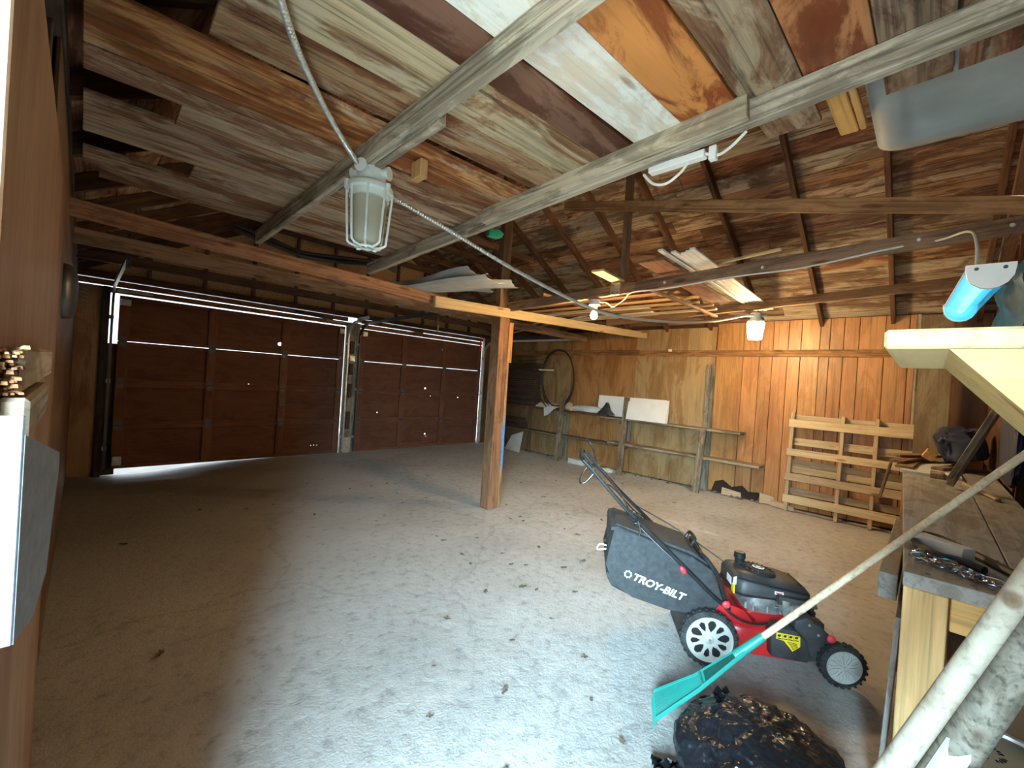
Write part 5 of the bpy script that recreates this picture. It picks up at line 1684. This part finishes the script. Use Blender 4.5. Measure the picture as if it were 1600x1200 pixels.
def prof(name, poly, y0, y1, mat, parent, bev=0.008, smooth=35):
    bm = bmesh.new()
    prism_bm(bm, poly, y0, y1, TXZ, bev)
    return finish(name, bm, mat, parent, MM, smooth=smooth)


prof('rear_hump', [(0.0, 0.18), (0.01, 0.30), (0.06, 0.335), (0.12, 0.325), (0.18, 0.27), (0.27, 0.235), (0.27, 0.20)], 0.05, 0.42, 'red', mow, 0.02)
prof('front_cover', [(0.49, 0.085), (0.43, 0.20), (0.43, 0.285), (0.49, 0.315), (0.56, 0.27), (0.665, 0.175), (0.675, 0.11), (0.60, 0.085)], 0.012, 0.455, 'dusty_black', mow, 0.015)
prof('rear_skirt', [(-0.11, 0.03), (-0.09, 0.25), (0.03, 0.29), (0.05, 0.10)], 0.06, 0.42, 'black', mow, 0.01)
ch = prof('discharge_chute', [(0.305, 0.105), (0.300, 0.215), (0.325, 0.262), (0.42, 0.255), (0.475, 0.205), (0.50, 0.125), (0.48, 0.098)], -0.035, 0.05, 'dusty_black', mow, 0.012)
prof('warning_label', [(0.325, 0.205), (0.325, 0.237), (0.437, 0.232), (0.440, 0.180), (0.405, 0.150), (0.362, 0.198)], -0.0375, -0.0345, 'yellow', ch, 0.0)
for (xa, za, xb, zb) in ((0.378, 0.194, 0.424, 0.190), (0.385, 0.186, 0.426, 0.182), (0.392, 0.178, 0.428, 0.174), (0.398, 0.170, 0.424, 0.167), (0.402, 0.162, 0.414, 0.160)):
    prof('label_stripe', [(xa, za), (xa, za + 0.0032), (xb, zb + 0.0032), (xb, zb)], -0.0385, -0.0374, 'print_black', ch, 0.0)
for k in range(4):
    xa = 0.330 + k * 0.027
    prof('label_mark', [(xa, 0.207), (xa, 0.211), (xa + 0.02, 0.210), (xa + 0.02, 0.206)], -0.0385, -0.0374, 'print_black', ch, 0.0)
    prof('label_mark', [(xa, 0.218), (xa + 0.003, 0.229), (xa + 0.018, 0.228), (xa + 0.012, 0.217)], -0.0385, -0.0374, 'print_black', ch, 0.0)
    if k:
        prof('label_mark', [(xa - 0.004, 0.202), (xa - 0.004, 0.234), (xa - 0.0025, 0.234), (xa - 0.0025, 0.202)], -0.0385, -0.0374, 'print_black', ch, 0.0)
# deck scratch and wheel arms
tube_bm_ = bmesh.new()
tube_bm(tube_bm_, [(0.02, -0.0, 0.16), (0.10, 0.02, 0.20)], 0.012, 8)
tube_bm(tube_bm_, [(0.62, -0.0, 0.11), (0.56, 0.03, 0.17)], 0.014, 8)
finish('axle_arm', tube_bm_, 'black', mow, MM, smooth=40)
for (x, y, z) in ((0.085, 0.0, 0.325), (0.60, 0.0, 0.225)):
    bm = bmesh.new()
    bmesh.ops.create_uvsphere(bm, u_segments=12, v_segments=8, radius=0.02, matrix=Matrix.Translation((x, y, z)) @ Matrix.Diagonal((1.1, 0.6, 1.0, 1)))
    finish('height_knob', bm, 'red_plastic', mow, MM, smooth=60)

# engine
eng = loft('engine_block', [(rr(0.22, 0.43, 0.11, 0.34, 0.06, 5), 0.255), (rr(0.21, 0.44, 0.10, 0.35, 0.06, 5), 0.275), (rr(0.235, 0.40, 0.125, 0.32, 0.06, 5), 0.29), (rr(0.235, 0.40, 0.125, 0.32, 0.06, 5), 0.37)], 'alu', mow, 40)
for k in range(7):
    box = bmesh.new()
    box_bm(box, 0.38, 0.49, 0.13, 0.31, 0.275 + k * 0.013, 0.281 + k * 0.013, 0.001)
    finish('cooling_fin', box, 'alu', eng, MM)
bm = bmesh.new()
for (x, y) in ((0.225, 0.12), (0.26, 0.105), (0.33, 0.10), (0.40, 0.105)):
    tube_bm(bm, [(x, y, 0.27), (x, y, 0.298)], 0.009, 8)
    tube_bm(bm, [(x, y, 0.298), (x, y, 0.306)], 0.006, 6)
finish('block_bolts', bm, 'alu', eng, MM, smooth=40)


def zs(a, b_):
    return lambda x, y: a + (b_ - a) * (x - 0.14) / 0.42


shr = loft('engine_shroud', [(rr(0.165, 0.535, 0.10, 0.36, 0.07, 6), zs(0.335, 0.35)), (rr(0.145, 0.555, 0.08, 0.38, 0.075, 6), zs(0.36, 0.355)), (rr(0.145, 0.555, 0.08, 0.38, 0.075, 6), zs(0.425, 0.385)),
                             (rr(0.16, 0.54, 0.10, 0.36, 0.07, 6), zs(0.452, 0.405)), (rr(0.19, 0.50, 0.13, 0.33, 0.07, 6), zs(0.468, 0.42))], 'dusty_black', mow, 40)
Tt = MM @ Matrix.Translation((0.315, 0.225, 0.445)) @ Matrix.Rotation(math.atan(0.11), 4, 'Y')
bm = bmesh.new()
lathe_bm(bm, [(0.0, 0.022), (0.022, 0.022), (0.03, 0.018), (0.034, 0.014), (0.044, 0.014), (0.048, 0.018), (0.056, 0.018), (0.06, 0.013), (0.07, 0.013), (0.075, 0.016), (0.084, 0.014), (0.094, 0.0), (0.0, 0.0)], 32)
for k in range(20):
    box_bm(bm, 0.04, 0.086, -0.0022, 0.0022, 0.010, 0.0195, 0, Matrix.Rotation(2 * math.pi * k / 20, 4, 'Z'))
finish('recoil_cover', bm, 'black', shr, Tt, smooth=30)
bm = bmesh.new()
lathe_bm(bm, [(0.0, 0.0245), (0.026, 0.0245), (0.026, 0.022), (0.0, 0.022)], 24, Matrix.Diagonal((1.25, 0.9, 1, 1)))
finish('round_badge', bm, 'white', shr, Tt)
bm = bmesh.new()
lathe_bm(bm, [(0.0, 0.0255), (0.02, 0.0255), (0.02, 0.0245), (0.0, 0.0245)], 24, Matrix.Diagonal((1.25, 0.85, 1, 1)))
finish('badge_print', bm, 'black', shr, Tt)
for k in range(3):
    bm = bmesh.new()
    box_bm(bm, -0.014 + 0.002 * k, 0.014 - 0.002 * k, -0.008 + 0.007 * k, -0.005 + 0.007 * k, 0.0255, 0.0262, 0)
    finish('badge_line', bm, 'white', shr, Tt)
bm = bmesh.new()
tube_bm(bm, [(x, y, 0.357 + (x - 0.14) * 0.0) for x, y in rr(0.143, 0.557, 0.078, 0.382, 0.077, 6)], 0.0045, 6, True)
finish('shroud_seam', bm, 'black', shr, MM, smooth=50)
for k in range(6):
    xk = 0.43 + 0.016 * k
    bm = bmesh.new()
    box_bm(bm, xk, xk + 0.006, 0.15, 0.31, 0.425 - 0.114 * (xk - 0.42) - 0.004, 0.436 - 0.114 * (xk - 0.42), 0.001)
    finish('vent_rib', bm, 'black', shr, MM)
tube('fuel_line', [(0.17, 0.095, 0.44), (0.30, 0.082, 0.425), (0.44, 0.082, 0.41), (0.53, 0.10, 0.395)], 0.006, 'black', shr, 6, smooth_n=4, Mx=MM)
lathe('filler_cap', [(0.0, 0.078), (0.026, 0.078), (0.031, 0.072), (0.032, 0.045), (0.027, 0.04), (0.022, 0.0), (0.0, 0.0)], 'black', mow, MM @ Matrix.Translation((0.235, 0.285, 0.445)), 20)
prof('shroud_label', [(0.145, 0.40), (0.147, 0.44), (0.162, 0.445), (0.162, 0.40)], 0.0995, 0.102, 'white', shr, 0)
bm = bmesh.new()
box_bm(bm, 0.1435, 0.146, 0.13, 0.20, 0.385, 0.425, 0.001)
finish('rear_label', bm, 'white', shr, MM)
bm = bmesh.new()
box_bm(bm, 0.146, 0.152, 0.085, 0.125, 0.355, 0.40, 0.001)
finish('yellow_sticker', bm, 'yellow', shr, MM)
prof('side_box', [(0.36, 0.345), (0.36, 0.39), (0.545, 0.378), (0.555, 0.345)], 0.045, 0.10, 'dusty_black', mow, 0.008)
prof('side_label', [(0.352, 0.385), (0.352, 0.402), (0.395, 0.400), (0.395, 0.383)], 0.0755, 0.0815, 'white', shr, 0)
prof('label_print', [(0.357, 0.390), (0.357, 0.396), (0.39, 0.395), (0.39, 0.389)], 0.0750, 0.0758, 'red_plastic', shr, 0)
prof('plug_tag', [(0.378, 0.335), (0.378, 0.372), (0.415, 0.370), (0.412, 0.345), (0.395, 0.333)], 0.038, 0.046, 'alu', mow, 0.003)
bm = bmesh.new()
tube_bm(bm, [(0.43, 0.06, 0.30), (0.43, 0.11, 0.30)], 0.04, 20)
tube_bm(bm, [(0.425, 0.04, 0.335), (0.47, 0.045, 0.335)], 0.022, 14)
finish('carburettor', bm, 'alu', mow, MM, smooth=40)
mf = prof('muffler', [(0.475, 0.21), (0.475, 0.30), (0.575, 0.29), (0.575, 0.205)], 0.015, 0.085, 'black', mow, 0.01)
for (x, z) in ((0.50, 0.275), (0.545, 0.23)):
    bm = bmesh.new()
    tube_bm(bm, [(x, 0.010, z), (x, 0.017, z)], 0.007, 8)
    finish('muffler_bolt', bm, 'alu', mf, MM)
# guard hose along the red deck
tube('deck_cable', [(0.06, 0.02, 0.33), (0.12, 0.01, 0.27), (0.22, 0.02, 0.235), (0.33, 0.05, 0.235), (0.42, 0.07, 0.24)], 0.006, 'black_cable', mow, 7, smooth_n=6, Mx=MM)

# grass bag
bagp = [(-0.545, 0.66), (-0.535, 0.44), (-0.555, 0.385), (-0.52, 0.315), (-0.40, 0.275), (-0.21, 0.235), (0.02, 0.215), (0.085, 0.33), (0.02, 0.485), (-0.09, 0.545), (-0.37, 0.622), (-0.50, 0.665)]
bag = prof('grass_bag', bagp, 0.035, 0.425, 'fabric_black', mow, 0.022, 40)
prof('bag_lid', [(-0.515, 0.664), (-0.37, 0.625), (-0.09, 0.55), (0.015, 0.49), (0.02, 0.497), (-0.085, 0.562), (-0.365, 0.636), (-0.51, 0.672)], 0.06, 0.40, 'fabric_black', bag, 0.003)
tube('bag_frame', [(0.095, 0.05, 0.32), (0.055, 0.05, 0.44), (0.0, 0.06, 0.52), (-0.03, 0.12, 0.545), (-0.03, 0.34, 0.545), (0.0, 0.41, 0.52), (0.06, 0.42, 0.43)], 0.012, 'black', bag, 8, smooth_n=5, Mx=MM)
tube('bag_grip', [(-0.07, 0.17, 0.565), (-0.05, 0.18, 0.60), (-0.05, 0.30, 0.60), (-0.07, 0.31, 0.565)], 0.010, 'black', bag, 8, smooth_n=4, Mx=MM)
tube('bag_hook', [(-0.545, 0.25, 0.45), (-0.60, 0.25, 0.44), (-0.585, 0.25, 0.475), (-0.545, 0.25, 0.47)], 0.005, 'bone', bag, 6, smooth_n=3, Mx=MM)
th_ = math.radians(-15.5)
ct, st = math.cos(th_), math.sin(th_)
Tl = MM @ Matrix(((ct, -st, 0, -0.265), (0, 0, -1, 0.0335), (st, ct, 0, 0.353), (0, 0, 0, 1)))
for kx, ky in ((-0.0007, -0.0006), (0.0007, 0.0006)):
    text_obj('bag_lettering', 'TROY-BILT', 0.058, 'white', bag, Tl @ Matrix.Translation((kx, ky, 0)), 0.22, 0.0010, 0.0008, 1.03)
bm = bmesh.new()
tube_bm(bm, [(0.0165 * math.cos(2 * math.pi * k / 24), 0.0165 * math.sin(2 * math.pi * k / 24), 0) for k in range(24)], 0.0032, 6, True)
for k in range(8):
    a = 2 * math.pi * k / 8
    box_bm(bm, 0.0175, 0.0225, -0.003, 0.003, -0.001, 0.001, 0, Matrix.Rotation(a, 4, 'Z'))
for v in bm.verts:
    v.co.z *= 0.3
finish('bag_emblem', bm, 'white', bag, Tl @ Matrix.Translation((-0.172, 0.002, 0.0)))

# handle
hd = tube('handle', [(0.11, 0.022, 0.29), (0.02, 0.02, 0.355), (-0.12, 0.018, 0.475), (-0.19, 0.018, 0.535), (-0.48, 0.02, 0.785), (-0.68, 0.025, 0.985), (-0.72, 0.03, 1.02), (-0.735, 0.06, 1.035), (-0.735, 0.38, 1.035), (-0.72, 0.41, 1.02), (-0.68, 0.415, 0.985), (-0.48, 0.42, 0.785), (-0.19, 0.425, 0.535), (-0.12, 0.425, 0.475), (0.11, 0.425, 0.29)], 0.0115, 'black', mow, 9, Mx=MM)
tube('bail', [(-0.66, 0.03, 0.95), (-0.70, 0.03, 0.90), (-0.73, 0.05, 0.885), (-0.73, 0.22, 0.885), (-0.69, 0.40, 0.92), (-0.66, 0.42, 0.955)], 0.0055, 'steel_dark', hd, 7, smooth_n=4, Mx=MM)
tube('drive_lever', [(-0.64, 0.41, 0.95), (-0.66, 0.43, 1.03), (-0.70, 0.43, 1.09), (-0.715, 0.40, 1.11)], 0.006, 'black', hd, 7, smooth_n=4, Mx=MM)
tube('drive_lever', [(-0.66, 0.03, 0.975), (-0.71, 0.03, 1.05), (-0.74, 0.05, 1.075)], 0.006, 'black', hd, 7, smooth_n=4, Mx=MM)
tube('handle_cable', [(-0.68, 0.06, 0.97), (-0.60, 0.10, 0.90), (-0.52, 0.16, 0.84), (-0.40, 0.26, 0.71), (-0.30, 0.40, 0.62), (-0.10, 0.43, 0.48), (0.1, 0.42, 0.35)], 0.0045, 'black_cable', hd, 6, smooth_n=6, Mx=MM)
tube('handle_cable', [(-0.66, 0.40, 0.98), (-0.58, 0.33, 0.90), (-0.50, 0.20, 0.83), (-0.44, 0.05, 0.755), (-0.36, 0.025, 0.66), (-0.15, 0.03, 0.49), (0.07, 0.03, 0.335)], 0.0045, 'chrome', hd, 6, smooth_n=6, Mx=MM)
bm = bmesh.new()
for dx, a in ((0, 0.3), (-0.015, -0.4), (0.014, 1.0)):
    pts = [Vector((-0.41 + dx + 0.02 * math.cos(t_), 0.02 + 0.028 * math.sin(t_), 0.725 - dx + 0.02 * math.sin(t_ + a))) for t_ in [2 * math.pi * k / 14 for k in range(14)]]
    tube_bm(bm, pts, 0.005, 6, True)
tube_bm(bm, [(-0.40, -0.005, 0.72), (-0.385, -0.01, 0.67), (-0.39, -0.012, 0.64)], 0.005, 6)
finish('tied_rope', bm, 'black_cable', hd, MM, smooth=50)
tube('starter_rope', [(-0.38, 0.43, 0.70), (-0.10, 0.40, 0.575), (0.155, 0.30, 0.445)], 0.004, 'black_cable', hd, 6, smooth_n=5, Mx=MM)
tube('control_cable', [(-0.19, 0.43, 0.52), (-0.02, 0.42, 0.43), (0.06, 0.38, 0.38), (0.15, 0.32, 0.34)], 0.005, 'black_cable', hd, 6, smooth_n=5, Mx=MM)
for y, x, z in ((0.002, -0.145, 0.478), (0.44, -0.15, 0.50)):
    bm = bmesh.new()
    bmesh.ops.create_uvsphere(bm, u_segments=12, v_segments=8, radius=1, matrix=Matrix.Translation((x, y, z)) @ Matrix.Rotation(0.9, 4, 'Y') @ Matrix.Diagonal((0.026, 0.012, 0.014, 1)))
    finish('fold_knob', bm, 'red_plastic', hd, MM, smooth=60)

# ------------------------------------------------------------------ rake
rk = thing('leaf_rake', 'teal plastic leaf rake with a long pale wooden handle leaning over the bench edge', 'rake', (1.84, 0.81, 0))
Fp = Vector((2.046, 0.481, 0.414)); Tp = Vector((1.838, 0.81, 0.02)); Ep = Vector((2.606, -0.405, 1.474))
ax_ = (Tp - Fp).normalized()
wd = Vector((0.90, 0.43, 0.0))
wd = (wd - ax_ * wd.dot(ax_)).normalized()
nn = ax_.cross(wd).normalized()
if nn.z > 0:
    nn = -nn
Lr = (Tp - Fp).length
rkh = tube('rake_handle', [Fp - ax_ * -0.03, Fp.lerp(Ep, 0.5), Ep], 0.0135, 'fresh', rk, 10)
rkh.color = (0.80, 0.66, 0.45, 1)
tube('ferrule', [Fp + ax_ * 0.10, Fp - ax_ * 0.045], lambda u: 0.021 - 0.004 * u, 'teal', rk, 12)
bm = bmesh.new()
nt_ = 17
HW = 0.095
for k in range(nt_):
    s_ = (k / (nt_ - 1) * 2 - 1)
    a0 = Fp + ax_ * 0.06 + wd * (s_ * 0.02)
    a1 = Fp + ax_ * (Lr * 0.55) + wd * (s_ * HW * 0.55)
    a2 = Fp + ax_ * (Lr * 0.93) + wd * (s_ * HW * 0.97) - nn * 0.022
    a3 = Fp + ax_ * (Lr * 1.0) + wd * (s_ * HW) + nn * 0.004
    tube_bm(bm, [a0, a1, a2, a3], lambda u: 0.0030 - 0.0012 * u, 5)
    if k in (0, nt_ - 1):
        tube_bm(bm, [a0 + nn * 0.0, a1, a2], 0.0085, 6)
finish('tines', bm, 'teal', rk, smooth=40)
bm = bmesh.new()


def fanpt(u_, s_):
    hw = 0.02 + (HW * 0.45 - 0.02) * u_
    return Fp + ax_ * (0.05 + Lr * 0.38 * u_) + wd * (s_ * hw) - nn * 0.004


A = [[bm.verts.new(fanpt(u_ / 6, s_ / 4 - 1)) for s_ in range(9)] for u_ in range(7)]
for i in range(6):
    for j in range(8):
        bm.faces.new((A[i][j], A[i + 1][j], A[i + 1][j + 1], A[i][j + 1]))
bmesh.ops.solidify(bm, geom=bm.faces[:], thickness=0.004)
finish('fan_web', bm, 'teal', rk, smooth=40)
bm = bmesh.new()
for f_ in (0.5, 0.72):
    tube_bm(bm, [Fp + ax_ * (Lr * f_) + wd * (s_ / 5 * HW * f_ * 1.02) - nn * 0.006 for s_ in range(-5, 6)], 0.005, 6)
finish('cross_rib', bm, 'teal', rk, smooth=40)

# ------------------------------------------------------------------ poles leaning beside the camera
dpole = Vector((1.261, -0.141, 1.13)) - Vector((1.102, 0.017, 0.771))
p0 = Vector((1.102, 0.017, 0.771)); k0 = -p0.z / dpole.z; k1 = (-0.405 - p0.y) / dpole.y
t = tube('pale_pole', [p0 + dpole * k0 + Vector((0, 0, 0.005)), p0, p0 + dpole * k1], 0.0205, 'fresh', None, 16)
t.color = (0.47, 0.435, 0.355, 1)
tag(t, 'slim whitish wooden pole leaning in the bottom right corner', 'pole')
dpole2 = Vector((1.264, -0.145, 1.046)) - Vector((1.153, -0.034, 0.776))
q0 = Vector((1.175, -0.055, 0.776)); k0 = -q0.z / dpole2.z; k1 = (-0.40 - q0.y) / dpole2.y
gp = thing('grey_pole', 'thick grey weathered pole with a torn white label, leaning beside the slim pale one', 'pole', q0 + dpole2 * k0)
t = tube('shaft', [q0 + dpole2 * k0 + Vector((0, 0, 0.008)), q0, q0 + dpole2 * k1], 0.031, 'weathered', gp, 18)
t.color = (0.29, 0.275, 0.23, 1)
Mq, Lq = frame(q0, q0 + dpole2)
bm = bmesh.new()
G = []
for i in range(9):
    row = []
    for j in range(9):
        a = math.radians(88 + 9 * j)
        x = -0.30 + 0.335 * i / 8
        if i == 8:
            x += rnd.uniform(-0.012, 0.016)
        row.append(bm.verts.new((x, 0.0325 * math.cos(a), 0.0325 * math.sin(a))))
    G.append(row)
for i in range(8):
    for j in range(8):
        bm.faces.new((G[i][j], G[i + 1][j], G[i + 1][j + 1], G[i][j + 1]))
bmesh.ops.solidify(bm, geom=bm.faces[:], thickness=0.0008)
finish('torn_label', bm, 'white', gp, Mq)
bm = bmesh.new()
for (x, a, l) in ((-0.02, 118, 0.012), (-0.035, 124, 0.02), (-0.03, 132, 0.01), (-0.055, 120, 0.012)):
    a = math.radians(a)
    box_bm(bm, x, x + l, -0.002, 0.002, 0.0330, 0.0345, 0, Matrix.Rotation(a - math.pi / 2, 4, 'X'))
finish('label_print', bm, 'print_black', gp, Mq)

# ------------------------------------------------------------------ bin bag in the foreground
t = thing('bin_bag', 'full black bin bag slumped on the floor in front of the rake', 'bag', (1.80, 0.38, 0))
bm = bmesh.new()
bmesh.ops.create_icosphere(bm, subdivisions=6, radius=1.0)
for v in bm.verts:
    p = v.co.copy()
    q = p * 1.6 + Vector((3.1, 1.7, 0.4))
    n1 = noise.noise(q)
    rg_ = 1 - abs(noise.noise(q * 1.9 + Vector((5, 0, 0)))) * 2
    r2_ = 1 - abs(noise.noise(q * 4.2)) * 2
    az = math.atan2(p.y, p.x)
    pl = math.sin(13 * az + 4 * noise.noise(q * 1.3)) * (0.3 + 0.7 * max(0, p.z))
    k = 1 + 0.13 * n1 + 0.06 * rg_ + 0.028 * r2_ + 0.022 * pl + 0.010 * noise.noise(q * 11)
    v.co = Vector((p.x * 0.265, p.y * 0.27, p.z * 0.155)) * k
    v.co.z = max(v.co.z + 0.105, 0.004)
finish('bag_body', bm, 'polythene', t, Matrix.Translation((1.80, 0.375, 0)), smooth=75)
for (c, d, s_, sd) in (((1.88, 0.50, 0.185), (0.01, 0.06, 0.07), 0.075, 1), ((1.64, 0.62, 0.03), (-0.05, 0.07, 0.0), 0.045, 2), ((1.90, 0.34, 0.19), (0.06, -0.02, 0.03), 0.06, 3)):
    bm = bmesh.new()
    G = []
    for i in range(9):
        row = []
        for j in range(9):
            u_, w_ = i / 8, j / 8 - 0.5
            c0 = Vector(c) + Vector(d) * (u_ * 1.3 - 0.35)
            side_ = Vector((-d[1], d[0], 0.02)).normalized()
            row.append(bm.verts.new(c0 + side_ * (w_ * s_ * 2 * (0.45 + 0.55 * u_)) + Vector((0, 0, 0.03 * noise.noise((u_ * 4 + sd, w_ * 6, sd)) + 0.015 * math.sin(w_ * 14)))))
        G.append(row)
    for i in range(8):
        for j in range(8):
            bm.faces.new((G[i][j], G[i + 1][j], G[i + 1][j + 1], G[i][j + 1]))
    bmesh.ops.solidify(bm, geom=bm.faces[:], thickness=0.002)
    finish('bag_flap', bm, 'polythene', t, smooth=60)

# ------------------------------------------------------------------ dry leaves and litter on the floor
leaf_me = []
for k in range(4):
    bm = bmesh.new()
    rg = random.Random(20 + k)
    n = 12
    c = bm.verts.new((0, 0, 0.006))
    ring_ = []
    for i in range(n):
        a = 2 * math.pi * i / n
        r_ = (0.032 if i % 2 else 0.022) * rg.uniform(0.7, 1.2) * (1.3 if i in (0, 6) else 1)
        ring_.append(bm.verts.new((r_ * math.cos(a) * 1.3, r_ * math.sin(a) * 0.8, rg.uniform(0.001, 0.012))))
    for i in range(n):
        bm.faces.new((c, ring_[i], ring_[(i + 1) % n]))
    tube_bm(bm, [(0.025, 0, 0.005), (0.05, rg.uniform(-.01, .01), 0.006)], 0.0012, 4)
    me = bpy.data.meshes.new('leaf')
    bm.to_mesh(me); bm.free()
    me.materials.append(M['leaf'])
    leaf_me.append(me)
spots = [(1.15, 1.05), (1.32, 0.9), (1.72, 1.05), (1.62, 0.83), (2.05, 0.62), (1.95, 1.25), (1.45, 1.35), (1.75, 1.6), (1.3, 1.7), (1.1, 1.45), (2.1, 1.6), (2.3, 1.9), (2.0, 2.1), (1.6, 2.0), (2.45, 2.3), (2.75, 2.0), (2.9, 2.4), (2.2, 2.5), (1.25, 0.75), (1.38, 0.62), (1.5, 0.7)]
rg = random.Random(5)
for i in range(62):
    while True:
        x, y = rg.uniform(2.2, 5.9), rg.uniform(1.1, 5.2)
        if 0.4 < y / x < 1.9 and (x - 3.3) ** 2 + (y - 3.5) ** 2 > 0.05 and not (2.0 < x < 3.1 and y < 1.5):
            break
    spots.append((x, y))
for i in range(24):
    spots.append((rg.uniform(0.25, 3.0), rg.uniform(1.9, 6.4)))
for i, (x, y) in enumerate(spots):
    o = bpy.data.objects.new('dry_leaf', leaf_me[i % 4])
    s_ = rg.uniform(0.35, 0.85)
    reg(o, Matrix.Translation((x, y, 0.003)) @ Matrix.Rotation(rg.uniform(0, 6.28), 4, 'Z') @ Matrix.Scale(s_, 4))
    tag(o, 'small curled dry leaf lying on the concrete floor', 'leaf', 'dry leaves scattered on the floor')
